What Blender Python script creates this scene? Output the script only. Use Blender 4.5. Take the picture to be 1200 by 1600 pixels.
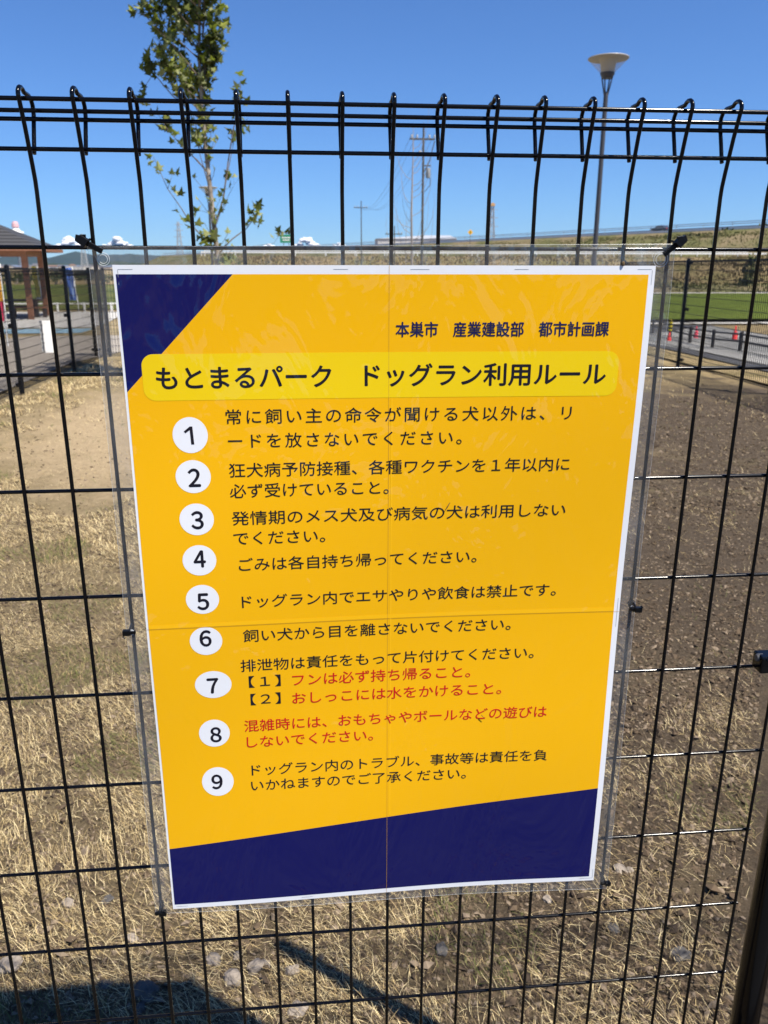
import bpy, bmesh, math, random
from mathutils import Vector, Matrix, Euler, noise as mnoise
random.seed(7)
R = math.radians
for o in list(bpy.data.objects): bpy.data.objects.remove(o)
SC = bpy.context.scene
COL = SC.collection

# ------------------------------------------------------------------ camera
TAU = R(1.4)                                   # the fence leans a little towards the viewer
YAW, PITCH, ROLL = R(-5.3508), R(18.0233), R(0.2024)
FOC = 1270.27                                  # focal length in pixels of a 1200 x 1600 frame
CAM_F = Vector((-0.0889, -0.8823, 1.5010))     # camera in the frame of the fence
RX = Matrix.Rotation(TAU, 3, 'X')
CAM = RX @ CAM_F
def dirw(xr, ur, dep):                         # camera axes -> world
    c, s = math.cos(ROLL), math.sin(ROLL); x, up = c*xr - s*ur, s*xr + c*ur
    c, s = math.cos(PITCH), math.sin(PITCH); y, z = c*dep + s*up, -s*dep + c*up
    c, s = math.cos(YAW), math.sin(YAW); v = Vector((c*x - s*y, s*x + c*y, z))
    return v
def P(px, py, y):                              # world point at a given depth y along a sight line
    d = RX @ dirw((px-600)/FOC, -(py-800)/FOC, 1.0)
    return CAM + d*((y-CAM.y)/d.y)
def PF(px, py, off=-0.01):                     # point on the plane of the fence (fence frame)
    d = dirw((px-600)/FOC, -(py-800)/FOC, 1.0)
    return CAM_F + d*((off-CAM_F.y)/d.y)
cd = bpy.data.cameras.new('camera'); cam = bpy.data.objects.new('camera', cd); COL.objects.link(cam)
r_, u_, f_ = RX @ dirw(1,0,0), RX @ dirw(0,1,0), RX @ dirw(0,0,1)
m = Matrix((r_, u_, -f_)).transposed().to_4x4(); m.translation = CAM
cam.matrix_world = m
cd.sensor_fit = 'VERTICAL'; cd.sensor_height = 36; cd.sensor_width = 27; cd.lens = 36*FOC/1600
cd.clip_start = 0.02; cd.clip_end = 80000
cd.dof.use_dof = True; cd.dof.focus_distance = 0.95; cd.dof.aperture_fstop = 13
SC.camera = cam

# ------------------------------------------------------------------ light
SUN = Vector((0.45, -0.375, 1.0)).normalized()
w = bpy.data.worlds.new('World'); SC.world = w; w.use_nodes = True
nt = w.node_tree; bg = nt.nodes['Background']
sky = nt.nodes.new('ShaderNodeTexSky'); sky.sky_type = 'NISHITA'; sky.sun_disc = False
sky.sun_elevation = math.asin(SUN.z); sky.sun_rotation = math.atan2(SUN.x, SUN.y)
sky.altitude = 800; sky.air_density = 1.0; sky.dust_density = 0.0; sky.ozone_density = 4.0
tint = nt.nodes.new('ShaderNodeMix'); tint.data_type = 'RGBA'; tint.blend_type = 'MULTIPLY'; tint.inputs[0].default_value = 1.0
tint.inputs[7].default_value = (0.40, 0.595, 0.87, 1)   # camera white balance: a deeper blue sky
nt.links.new(sky.outputs[0], tint.inputs[6]); nt.links.new(tint.outputs[2], bg.inputs[0]); bg.inputs[1].default_value = 0.09
sl = bpy.data.lights.new('sun', 'SUN'); sl.energy = 5.0; sl.angle = R(0.53); sl.color = (1, 0.93, 0.82)
so = bpy.data.objects.new('sun', sl); COL.objects.link(so); so.rotation_euler = SUN.to_track_quat('Z', 'Y').to_euler()
so.location = (0, 0, 30)
SC.view_settings.view_transform = 'Standard'; SC.view_settings.look = 'None'
SC.view_settings.exposure = 0.84; SC.view_settings.gamma = 1

# ------------------------------------------------------------------ helpers
def tag(o, label=None, cat=None, group=None, kind=None):
    if label: o['label'] = label
    if cat: o['category'] = cat
    if group: o['group'] = group
    if kind: o['kind'] = kind
    return o
def empty(name, loc, rz=0.0):
    o = bpy.data.objects.new(name, None); COL.objects.link(o); o.location = loc; o.rotation_euler = (0, 0, rz)
    o.empty_display_size = 0.1
    return o
class MB:
    def __init__(s): s.v = []; s.f = []; s.mi = []
    def add(s, vs, fs, mi=0):
        b = len(s.v); s.v += [tuple(v) for v in vs]
        for f in fs: s.f.append(tuple(b+i for i in f)); s.mi.append(mi)
    def box(s, c, d, rot=None, mi=0):
        hx, hy, hz = d[0]/2, d[1]/2, d[2]/2; M = rot if rot is not None else Matrix.Identity(3); c = Vector(c)
        vs = [c + M @ Vector((x*hx, y*hy, z*hz)) for x in (-1,1) for y in (-1,1) for z in (-1,1)]
        s.add(vs, [(0,1,3,2),(4,6,7,5),(0,4,5,1),(2,3,7,6),(0,2,6,4),(1,5,7,3)], mi)
    def tube(s, pts, r, n=8, mi=0, cap=True):
        pts = [Vector(p) for p in pts]; k = len(pts)
        rs = r if isinstance(r, (list, tuple)) else [r]*k
        t0 = (pts[1]-pts[0]).normalized(); a = Vector((0,0,1)) if abs(t0.z) < 0.9 else Vector((1,0,0))
        u = t0.cross(a).normalized(); vs = []
        for i, p in enumerate(pts):
            t = (pts[min(i+1,k-1)]-pts[max(i-1,0)]).normalized()
            u = (u - t*u.dot(t)).normalized(); w_ = t.cross(u)
            for j in range(n):
                an = 2*math.pi*j/n; vs.append(p + (u*math.cos(an) + w_*math.sin(an))*rs[i])
        fs = []
        for i in range(k-1):
            for j in range(n):
                j2 = (j+1) % n; fs.append((i*n+j, i*n+j2, (i+1)*n+j2, (i+1)*n+j))
        if cap: fs.append(tuple(range(n-1,-1,-1))); fs.append(tuple((k-1)*n+j for j in range(n)))
        s.add(vs, fs, mi)
    def lathe(s, prof, n=24, c=(0,0,0), mi=0):
        vs = []; c = Vector(c)
        for r, z in prof:
            for j in range(n):
                a = 2*math.pi*j/n; vs.append(c + Vector((r*math.cos(a), r*math.sin(a), z)))
        fs = []
        for i in range(len(prof)-1):
            for j in range(n):
                j2 = (j+1) % n; fs.append((i*n+j, i*n+j2, (i+1)*n+j2, (i+1)*n+j))
        s.add(vs, fs, mi)
    def build(s, name, mats, parent=None, smooth=False, loc=None):
        me = bpy.data.meshes.new(name); me.from_pydata(s.v, [], s.f)
        mats = mats if isinstance(mats, (list, tuple)) else [mats]
        for m_ in mats: me.materials.append(m_)
        me.polygons.foreach_set('material_index', s.mi)
        me.update()
        if smooth: me.polygons.foreach_set('use_smooth', [True]*len(s.f)); me.set_sharp_from_angle(angle=R(50))
        o = bpy.data.objects.new(name, me); COL.objects.link(o)
        if parent: o.parent = parent
        if loc is not None: o.location = loc
        return o
def link_copy(o, parent=None):
    c = o.copy(); COL.objects.link(c)
    if parent: c.parent = parent
    return c
def bevel(o, wd, seg=2):
    md = o.modifiers.new('bevel', 'BEVEL'); md.width = wd; md.segments = seg; md.limit_method = 'ANGLE'; return o

def mat(name, col, rough=0.6, spec=0.5, metal=0.0, col2=None, scale=10.0, bump=0.0, bscale=None, coat=0.0, trans=0.0, detail=6, lo=0.35, hi=0.65):
    m_ = bpy.data.materials.new(name); m_.use_nodes = True; t = m_.node_tree; b = t.nodes['Principled BSDF']
    b.inputs['Base Color'].default_value = (*col, 1); b.inputs['Roughness'].default_value = rough
    b.inputs['Specular IOR Level'].default_value = spec; b.inputs['Metallic'].default_value = metal
    if coat: b.inputs['Coat Weight'].default_value = coat; b.inputs['Coat Roughness'].default_value = 0.06
    if trans: b.inputs['Transmission Weight'].default_value = trans
    geo = None
    if col2 or bump:
        geo = t.nodes.new('ShaderNodeTexCoord')
    if col2:
        n = t.nodes.new('ShaderNodeTexNoise'); n.inputs['Scale'].default_value = scale; n.inputs['Detail'].default_value = detail
        t.links.new(geo.outputs['Object'], n.inputs['Vector'])
        cr = t.nodes.new('ShaderNodeValToRGB'); cr.color_ramp.elements[0].color = (*col, 1); cr.color_ramp.elements[1].color = (*col2, 1)
        cr.color_ramp.elements[0].position = lo; cr.color_ramp.elements[1].position = hi
        t.links.new(n.outputs['Fac'], cr.inputs[0]); t.links.new(cr.outputs[0], b.inputs['Base Color'])
    if bump:
        n2 = t.nodes.new('ShaderNodeTexNoise'); n2.inputs['Scale'].default_value = bscale or scale; n2.inputs['Detail'].default_value = 4
        t.links.new(geo.outputs['Object'], n2.inputs['Vector'])
        bp = t.nodes.new('ShaderNodeBump'); bp.inputs['Strength'].default_value = bump; bp.inputs['Distance'].default_value = 0.02
        t.links.new(n2.outputs['Fac'], bp.inputs['Height']); t.links.new(bp.outputs[0], b.inputs['Normal'])
    return m_

def sstep(a, b, x):
    t = min(1, max(0, (x-a)/(b-a))); return t*t*(3-2*t)
def T(x, y):                                   # height of the land
    zl = -0.45*sstep(11, 33, y)*(1-sstep(-3.5, 1.5, x))
    q = x - 6.3
    zr = 0.0
    if q > 0 :
        zr = -0.184*q if q < 11 else -2.024 - 0.40*sstep(11, 17, q)
        zr *= sstep(0, 1.5, q)
    zf = -2.4*sstep(14, 42, y)*sstep(-3, 8, x)   # beyond the far side of the run the land drops too
    z = zl + min(zr, 0)
    if y > 14: z = min(z, zl*0.0 + zf if x > 0 else z)
    return z
def base(px, y):                               # point on the land in the column px at depth y
    q = P(px, 420, y); return Vector((q.x, q.y, T(q.x, q.y)))

# ------------------------------------------------------------------ materials
M = {}
M['black'] = mat('black_coating', (0.002,0.002,0.0025), 0.16, 0.30)
M['black2'] = mat('black_coating_far', (0.004,0.004,0.005), 0.4, 0.25)
M['tie'] = mat('black_nylon', (0.003,0.003,0.0035), 0.35, 0.25)
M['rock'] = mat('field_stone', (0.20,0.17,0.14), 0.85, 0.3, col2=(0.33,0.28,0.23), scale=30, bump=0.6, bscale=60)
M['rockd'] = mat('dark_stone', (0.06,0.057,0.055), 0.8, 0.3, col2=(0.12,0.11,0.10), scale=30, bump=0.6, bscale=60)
M['galv'] = mat('painted_grey_steel', (0.055,0.055,0.06), 0.45, 0.5)
M['concrete'] = mat('pale_concrete', (0.48,0.46,0.42), 0.85, 0.3, col2=(0.58,0.56,0.52), scale=0.8)
M['white'] = mat('white_paint', (0.78,0.78,0.76), 0.5)
M['wood'] = mat('brown_timber', (0.20,0.085,0.045), 0.6, 0.4, col2=(0.27,0.12,0.065), scale=6)
M['wood_dark'] = mat('dark_timber', (0.05,0.03,0.025), 0.6, 0.4)
M['bark'] = mat('pale_bark', (0.42,0.37,0.31), 0.85, 0.2, col2=(0.19,0.16,0.125), scale=9, bump=0.5, bscale=25)
M['twig'] = mat('twig_bark', (0.16,0.13,0.10), 0.85, 0.2)
M['bare'] = mat('grey_bark', (0.30,0.27,0.24), 0.85, 0.2)
M['pole'] = mat('concrete_pole', (0.085,0.08,0.07), 0.85, 0.3)

def pos_material(name, build):
    m_ = bpy.data.materials.new(name); m_.use_nodes = True; t = m_.node_tree; b = t.nodes['Principled BSDF']
    b.inputs['Roughness'].default_value = 0.95; b.inputs['Specular IOR Level'].default_value = 0.15
    build(t, b); return m_
def node(t, kind, **kw):
    n = t.nodes.new(kind)
    for k, v in kw.items():
        if k in n.inputs.keys(): n.inputs[k].default_value = v
        else: setattr(n, k, v)
    return n
def ramp(t, src, stops):
    cr = t.nodes.new('ShaderNodeValToRGB'); e = cr.color_ramp.elements
    while len(e) < len(stops): e.new(0.5)
    for i, (p_, c_) in enumerate(stops): e[i].position = p_; e[i].color = (*c_, 1) if len(c_) == 3 else c_
    t.links.new(src, cr.inputs[0]); return cr.outputs[0]
def mixc(t, fac, a, b, typ='MIX'):
    n = t.nodes.new('ShaderNodeMix'); n.data_type = 'RGBA'; n.blend_type = typ
    for s, k in ((fac, 0), (a, 6), (b, 7)):
        if isinstance(s, (int, float)): n.inputs[k].default_value = s
        elif isinstance(s, tuple): n.inputs[k].default_value = (*s, 1)
        else: t.links.new(s, n.inputs[k])
    return n.outputs[2]
def math_(t, op, a, b=None, clamp=False):
    n = t.nodes.new('ShaderNodeMath'); n.operation = op; n.use_clamp = clamp
    for k, s in enumerate((a, b)):
        if s is None: continue
        if isinstance(s, (int, float)): n.inputs[k].default_value = s
        else: t.links.new(s, n.inputs[k])
    return n.outputs[0]
def maprange(t, src, a, b, c=0.0, d=1.0):
    n = t.nodes.new('ShaderNodeMapRange'); n.interpolation_type = 'SMOOTHSTEP'
    t.links.new(src, n.inputs[0])
    for i, v in enumerate((a, b, c, d)): n.inputs[i+1].default_value = v
    return n.outputs[0]

def ground_nodes(t, b):
    g = node(t, 'ShaderNodeNewGeometry'); pos = g.outputs['Position']
    sep = node(t, 'ShaderNodeSeparateXYZ'); t.links.new(pos, sep.inputs[0])
    def noise(sc, det=6, rough=0.6):
        n = node(t, 'ShaderNodeTexNoise', Scale=sc, Detail=det, Roughness=rough); t.links.new(pos, n.inputs['Vector']); return n.outputs['Fac']
    n_big, n_mid, n_fine, n_grain = noise(0.55), noise(2.6), noise(22, 8, 0.7), noise(120, 6, 0.75)
    soil = ramp(t, n_grain, [(0.30, (0.045,0.033,0.022)), (0.52, (0.105,0.080,0.056)), (0.72, (0.19,0.15,0.108))])
    soil = mixc(t, 0.35, soil, ramp(t, n_fine, [(0.35, (0.043,0.031,0.020)), (0.65, (0.145,0.108,0.073))]))
    straw = ramp(t, n_grain, [(0.28, (0.11,0.080,0.040)), (0.50, (0.27,0.205,0.105)), (0.72, (0.42,0.33,0.18))])
    straw = mixc(t, 0.4, straw, ramp(t, n_fine, [(0.35, (0.17,0.13,0.075)), (0.65, (0.40,0.32,0.19))]))
    sand = ramp(t, n_fine, [(0.3, (0.40,0.30,0.175)), (0.7, (0.54,0.415,0.255))])
    # more straw to the left, more bare soil to the right
    side = maprange(t, sep.outputs['X'], 2.2, -1.6)
    patch = math_(t, 'ADD', math_(t, 'MULTIPLY', n_big, 0.9), math_(t, 'MULTIPLY', n_mid, 0.5))
    fac = maprange(t, math_(t, 'ADD', patch, math_(t, 'MULTIPLY', side, 0.42)), 0.72, 1.05)
    c = mixc(t, fac, soil, straw)
    near = maprange(t, sep.outputs['Y'], 1.6, 4.5, 0.25, 1.0)
    c = mixc(t, near, mixc(t, 0.6, c, soil), c)
    # worn sandy patch in the middle of the run, tan grass along the edges
    dx = math_(t, 'ADD', sep.outputs['X'], 0.9); dy = math_(t, 'ADD', sep.outputs['Y'], -7.6)
    d2 = math_(t, 'ADD', math_(t, 'MULTIPLY', math_(t, 'MULTIPLY', dx, dx), 0.16), math_(t, 'MULTIPLY', math_(t, 'MULTIPLY', dy, dy), 0.06))
    sandm = maprange(t, math_(t, 'ADD', d2, math_(t, 'MULTIPLY', n_mid, 0.9)), 1.35, 0.75)
    c = mixc(t, sandm, c, sand)
    far = maprange(t, sep.outputs['Y'], 8.5, 11.0)
    edge = math_(t, 'MULTIPLY', far, math_(t, 'SUBTRACT', 1.0, sandm))
    c = mixc(t, math_(t, 'MULTIPLY', edge, maprange(t, n_mid, 0.3, 0.6)), c, mixc(t, n_fine, (0.30,0.22,0.10), (0.40,0.31,0.16)))
    gr = maprange(t, noise(1.1), 0.60, 0.74)
    c = mixc(t, math_(t, 'MULTIPLY', gr, 0.35), c, (0.13,0.14,0.055))
    c = mixc(t, 1.0, c, (0.86,0.86,0.86), 'MULTIPLY')
    t.links.new(c, b.inputs['Base Color'])
    bp = node(t, 'ShaderNodeBump', Strength=1.0, Distance=0.03); t.links.new(n_fine, bp.inputs['Height'])
    bp2 = node(t, 'ShaderNodeBump', Strength=1.0, Distance=0.008); t.links.new(n_grain, bp2.inputs['Height']); t.links.new(bp.outputs[0], bp2.inputs['Normal'])
    t.links.new(bp2.outputs[0], b.inputs['Normal'])
M['ground'] = pos_material('dry_turf_soil', ground_nodes)
def simple_pos(c1, c2, sc, bump=0.5, sc2=None, c3=None):
    def f(t, b):
        g = node(t, 'ShaderNodeNewGeometry')
        n = node(t, 'ShaderNodeTexNoise', Scale=sc, Detail=8, Roughness=0.65); t.links.new(g.outputs['Position'], n.inputs['Vector'])
        c = ramp(t, n.outputs['Fac'], [(0.32, c1), (0.68, c2)])
        if sc2:
            n2 = node(t, 'ShaderNodeTexNoise', Scale=sc2, Detail=5); t.links.new(g.outputs['Position'], n2.inputs['Vector'])
            c = mixc(t, maprange(t, n2.outputs['Fac'], 0.42, 0.62), c, c3)
        t.links.new(c, b.inputs['Base Color'])
        bp = node(t, 'ShaderNodeBump', Strength=bump, Distance=0.05); t.links.new(n.outputs['Fac'], bp.inputs['Height']); t.links.new(bp.outputs[0], b.inputs['Normal'])
    return f
M['asphalt'] = pos_material('asphalt', simple_pos((0.055,0.055,0.06), (0.085,0.085,0.09), 60, 0.3, 0.7, (0.10,0.10,0.10)))
M['pathgrey'] = pos_material('worn_grey_paving', simple_pos((0.33,0.29,0.24), (0.41,0.365,0.31), 40, 0.3, 0.8, (0.34,0.30,0.255)))
M['apron'] = pos_material('grey_paving', simple_pos((0.15,0.15,0.145), (0.22,0.22,0.21), 30, 0.3, 0.25, (0.30,0.295,0.28)))
M['tan'] = pos_material('dry_verge', simple_pos((0.30,0.22,0.11), (0.45,0.35,0.19), 14, 0.8, 1.2, (0.24,0.19,0.09)))
M['bluepave'] = pos_material('pale_blue_paving', simple_pos((0.20,0.33,0.42), (0.25,0.38,0.46), 5, 0.2))
M['rice'] = pos_material('rice_field', simple_pos((0.060,0.085,0.008), (0.10,0.135,0.014), 3.0, 1.0, 0.12, (0.10,0.13,0.016)))
M['ricefar'] = pos_material('far_field', simple_pos((0.065,0.085,0.014), (0.10,0.12,0.022), 1.5, 1.0, 0.06, (0.13,0.13,0.03)))
M['weed'] = pos_material('weedy_bank', simple_pos((0.08,0.085,0.03), (0.16,0.15,0.065), 0.5, 1.0, 0.10, (0.19,0.15,0.085)))
M['brownbank'] = pos_material('dry_bank', simple_pos((0.12,0.09,0.045), (0.23,0.175,0.09), 0.6, 1.0, 0.12, (0.13,0.115,0.045)))
M['hillnear'] = pos_material('wooded_hill', simple_pos((0.020,0.033,0.018), (0.038,0.055,0.028), 0.012, 0.5))
M['hillfar'] = pos_material('wooded_mountain', simple_pos((0.018,0.030,0.022), (0.032,0.047,0.032), 0.004, 0.5))
M['cloud'] = mat('cloud_white', (0.72,0.72,0.72), 1.0, 0.0)

# ------------------------------------------------------------------ ground and terrain
def grid(xs, ys, zf):
    b = MB(); nx = len(xs)
    vs = [(x, y, zf(x, y)) for y in ys for x in xs]
    fs = [(j*nx+i, j*nx+i+1, (j+1)*nx+i+1, (j+1)*nx+i) for j in range(len(ys)-1) for i in range(nx-1)]
    b.add(vs, fs); return b
def frange(a, b_, n): return [a + (b_-a)*i/(n-1) for i in range(n)]
def tn(x, y):
    z = T(x, y)
    if -6 < x < 6.5 and -4 < y < 13:
        z += 0.018*(mnoise.noise((x*1.3, y*1.3, 0.3))) + 0.010*mnoise.noise((x*5, y*5, 1.7)) + 0.004*mnoise.noise((x*16, y*16, 4.1))
        z -= 0.01
    return z
xs = [-9000,-3000,-1000,-400,-200,-110] + frange(-60,-8,27) + frange(-6,-1.7,30) + frange(-1.6,1.6,90) + frange(1.75,6.3,34) + frange(6.6,24,60) + frange(26,80,20) + [110,160,240,400,1000,3000,9000]
ys = [-9000,-2000,-400,-100,-30,-10,-5,-3,-1.5,-0.6] + frange(0,2.4,64) + frange(2.5,13.8,70) + frange(14.2,45,60) + frange(47,130,30) + [150,200,300,500,1000,2500,9000]
g = grid(xs, ys, tn).build('ground', M['ground'], smooth=True); tag(g, kind='structure')

def sheet(name, poly_rows, m_, lift, n=24):    # poly_rows: list of (left point, right point) rows, draped over the land
    b = MB(); rows = len(poly_rows); vs = []
    for a, c in poly_rows:
        for i in range(n):
            t = i/(n-1); x, y = a[0]+(c[0]-a[0])*t, a[1]+(c[1]-a[1])*t
            vs.append((x, y, T(x, y) + lift))
    fs = [(j*n+i, j*n+i+1, (j+1)*n+i+1, (j+1)*n+i) for j in range(rows-1) for i in range(n-1)]
    b.add(vs, fs); o = b.build(name, m_, smooth=True); tag(o, kind='structure'); return o
def lerp2(a, b_, t): return (a[0]+(b_[0]-a[0])*t, a[1]+(b_[1]-a[1])*t)
def quad_sheet(name, a, b_, c, d, m_, lift, rows=20, n=24):   # a-b near edge, d-c far edge
    return sheet(name, [(lerp2(a, d, k/(rows-1)), lerp2(b_, c, k/(rows-1))) for k in range(rows)], m_, lift, n)

# left: paved path with a bend, verge, blue strip, pale pavilion floor
quad_sheet('path', (-7.2,2), (-3.78,2), (-3.95,13.0), (-8.0,16.5), M['pathgrey'], 0.012, 40)
rows = []
for k in range(16):
    t = k/15; rows.append(((-12.0+4.0*t, 15.5+1.0*t + 6.0*0), (-3.95-0.3*t, 13.0+0.0*t)))
quad_sheet('path', (-8.0,16.5), (-3.95,13.0), (-3.2,17.8), (-7.2,21.3), M['pathgrey'], 0.012, 24)
quad_sheet('path', (-7.2,21.3), (-3.2,17.8), (4.0,19.3), (4.0,22.6), M['pathgrey'], 0.012, 24)
quad_sheet('verge', (-14,13.6), (-6.9,18.2), (-6.6,22.0), (-14,22.0), M['tan'], 0.008)
quad_sheet('verge', (-6.6,22.0), (3.6,23.2), (3.6,31.0), (-9.0,31.0), M['tan'], 0.008)
quad_sheet('blue_paving', (-15,22.0), (-6.4,23.0), (-6.8,26.2), (-15,25.4), M['bluepave'], 0.020)
quad_sheet('pavilion_floor', (-20,26.2), (-7.0,27.0), (-8.4,39.0), (-20,39.0), M['concrete'], 0.024)
quad_sheet('rice_field', (-60,41), (-2,41), (-3,108), (-140,108), M['ricefar'], 0.05)
# unseen dark asphalt added on the visitor's side, to dim reflections in the notice
quad_sheet('path', (-14,-9), (14,-9), (14,-0.35), (-14,-0.35), M['asphalt'], 0.03, 40, 60)
# right: dry verge, asphalt lane, concrete apron, kerb, rice field, far road
quad_sheet('verge', (5.95,3), (6.75,3), (6.9,15.5), (6.1,15.5), M['tan'], 0.012)
quad_sheet('road', (6.8,3), (16.2,12), (16.4,44), (7.0,15.4), M['asphalt'], 0.030, 60, 60)
quad_sheet('apron', (16.9,12), (26.0,25), (29,57), (17.1,44.8), M['apron'], 0.040, 40, 40)
quad_sheet('kerb', (16.25,12), (16.85,12), (17.05,44.7), (16.45,44.4), M['concrete'], 0.10, 40, 4)
quad_sheet('road', (7.0,15.5), (16.4,44.1), (29,57.2), (-1,57.2), M['asphalt'], 0.05, 50, 50)
quad_sheet('kerb', (-2,57.4), (52,57.4), (52,59.0), (-2,59.0), M['concrete'], 0.12)
quad_sheet('rice_field', (-3,59.2), (75,59.2), (120,124), (-6,124), M['rice'], 0.35, 40)
quad_sheet('farm_road', (-6,124.3), (125,124.3), (125,128), (-6,128), M['concrete'], 0.40)

# embankments (levee in front, higher road embankment behind)
def terrain_strip(name, lines, m_):            # lines: list of polylines with equal lengths, front to back
    b = MB(); n = len(lines[0]); vs = [p for l in lines for p in l]
    b.add(vs, [(j*n+i, j*n+i+1, (j+1)*n+i+1, (j+1)*n+i) for j in range(len(lines)-1) for i in range(n-1)])
    o = b.build(name, m_, smooth=True); tag(o, kind='structure'); return o
def wob(i, s): return mnoise.noise((i*0.37, s, 0.2))
def levee_line(y, z, amp=0.0, s=0): return [(-20 + i*6, y + 0.03*i*6*0, z + amp*wob(i, s)) for i in range(50)]
terrain_strip('bank', [levee_line(130,-2.5), levee_line(138,-1.6,0.3,1), levee_line(144,-0.9,0.3,2)], M['weed'])
terrain_strip('bank', [levee_line(144,-0.9,0.3,2), levee_line(150,0.9,0.35,3), levee_line(158,2.9,0.35,4), levee_line(165,3.9), levee_line(172,3.9), levee_line(172,-3)], M['brownbank'])
A, B = P(1200, 355, 182), P(703, 379, 294)
ROADZ = 10.6
dAB = Vector((B.x-A.x, B.y-A.y, 0)).normalized(); nAB = Vector((-dAB.y, dAB.x, 0))
if nAB.y > 0: nAB = -nAB                       # towards the viewer
def road_line(off, z, amp=0, s=0, s0=-80, s1=480, n=60):
    out = []
    for i in range(n):
        q = Vector((A.x, A.y, 0)) + dAB*(s0 + (s1-s0)*i/(n-1)) + nAB*off
        out.append((q.x, q.y, z + amp*wob(i, s)))
    return out
terrain_strip('bank', [road_line(26,-2.6), road_line(19,2.5,0.5,5), road_line(12,5.6,0.5,6), road_line(5,8.7,0.4,7), road_line(1.2,10.3)], M['weed'])
terrain_strip('road', [road_line(1.2,10.3), road_line(0.8,ROADZ), road_line(-11,ROADZ), road_line(-12,8), road_line(-26,-2.6)], M['asphalt'])

def bank_cover(name, quads, n, hs, cols, label, seed):
    rnd = random.Random(seed); mb = MB()
    for k in range(n):
        la, lb, zoff = rnd.choice(quads); i = rnd.randrange(len(la)-1); u, v = rnd.random(), rnd.random()
        p = (Vector(la[i]).lerp(Vector(la[i+1]), u)).lerp(Vector(lb[i]).lerp(Vector(lb[i+1]), u), v); h = rnd.uniform(*hs)*(0.6+0.8*max(0, 0.5+mnoise.noise(p*0.05))); az = rnd.uniform(0, 6.3)
        for j in range(3):
            a = az + j*2.1; d = Vector((math.cos(a), math.sin(a), 0))*h*0.45; t = Vector((rnd.uniform(-.3,.3)*h, rnd.uniform(-.3,.3)*h, h))
            mb.add([p-d, p+d, p+t+d*0.25], [(0,1,2)], rnd.choice((0,1,1,2)))
    o = mb.build(name, cols); tag(o, label, 'weeds', kind='stuff')
wd_ = [mat('tuft_dark',(0.125,0.13,0.045),0.9,0.1), mat('tuft_olive',(0.145,0.15,0.05),0.9,0.1), mat('tuft_straw',(0.22,0.185,0.085),0.9,0.1)]
wb_ = [mat('reed_dark',(0.15,0.115,0.058),0.9,0.1), mat('reed_brown',(0.21,0.155,0.08),0.9,0.1), mat('reed_olive',(0.16,0.14,0.06),0.9,0.1)]
l0, l1, l2, l3, l4 = levee_line(138,-1.6,0.3,1), levee_line(144,-0.9,0.3,2), levee_line(150,0.9,0.35,3), levee_line(158,2.9,0.35,4), levee_line(165,3.9)
bank_cover('bank_weeds', [(l1,l2,0),(l2,l3,0),(l3,l4,0)], 16000, (0.15,0.38), wb_, 'brown dry reeds and weeds covering the lower bank', 3)
bank_cover('bank_weeds', [(road_line(19,2.5,0.5,5),road_line(12,5.6,0.5,6),0),(road_line(12,5.6,0.5,6),road_line(5,8.7,0.4,7),0),(road_line(5,8.7,0.4,7),road_line(2.6,9.6),0)], 24000, (0.15,0.42), wd_, 'olive weeds covering the slope of the raised road embankment', 4)
bank_cover('bank_weeds', [(levee_line(130,-2.5),l0,0),(l0,l1,0)], 6000, (0.2,0.5), wd_, 'green weeds along the foot of the brown bank', 5)

# ------------------------------------------------------------------ far hills and clouds
def ridge(name, y, x0, x1, n, depth, hf, m_):
    b = MB(); vs = []
    prof = [(0, 0), (0.22, 0.45), (0.45, 0.85), (0.6, 1.0), (0.8, 0.6), (1.0, 0)]
    for i in range(n):
        x = x0 + (x1-x0)*i/(n-1)
        for k, (t, h) in enumerate(prof):
            hh = hf(x)*h*(1 + 0.18*mnoise.noise((x*0.004*2000/depth, k*1.7, 0)))
            vs.append((x + 60*mnoise.noise((x*.003, k*3.1, 2)), y + depth*t, hh - 4))
    np_ = len(prof)
    b.add(vs, [(i*np_+k, (i+1)*np_+k, (i+1)*np_+k+1, i*np_+k+1) for i in range(n-1) for k in range(np_-1)])
    o = b.build(name, m_, smooth=True); tag(o, kind='structure')
ridge('mountain', 7000, -7000, 4500, 160, 2200,
      lambda x: max(20, 132 + 40*mnoise.noise((x*0.0011, 0.5, 0)) + 55*mnoise.noise((x*0.0042, 2.5, 0)) + 18*mnoise.noise((x*0.012, 4.5, 0)) - 0.016*max(0, x+1500)), M['hillfar'])
ridge('hills', 2600, -2600, 2200, 160, 700,
      lambda x: max(5, 26 + 16*mnoise.noise((x*0.0048, 7.5, 0)) + 7*mnoise.noise((x*0.017, 1.5, 0)) - 0.012*max(0, x+300)), M['hillnear'])
def cloud(px, py, wpx, hpx, D, label, seed):
    rnd = random.Random(seed); c = P(px, py, D); s = D/FOC; b = MB()
    bm = bmesh.new()
    for k in range(34):
        u = rnd.uniform(-1, 1); rr = (0.10 + 0.26*(1-abs(u))*rnd.random())*wpx*s*0.5
        mt = Matrix.Translation((u*wpx*s*0.5, rnd.uniform(-.3,.3)*wpx*s, (1-abs(u))**1.3*hpx*s*rnd.uniform(0.1, 0.75))) @ Matrix.Diagonal((1.25, 1, 0.62, 1))
        bmesh.ops.create_icosphere(bm, subdivisions=3, radius=rr, matrix=mt)
    for v in bm.verts:
        v.co += v.co.normalized()*0.10*wpx*s*mnoise.fractal(v.co*(7/(wpx*s)), 1.0, 2.0, 4)*0.6
    for f in bm.faces: f.smooth = True
    me = bpy.data.meshes.new('cloud'); bm.to_mesh(me); bm.free(); me.materials.append(M['cloud'])
    o = bpy.data.objects.new('cloud', me); COL.objects.link(o); o.location = c
    tag(o, kind='structure')
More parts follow.
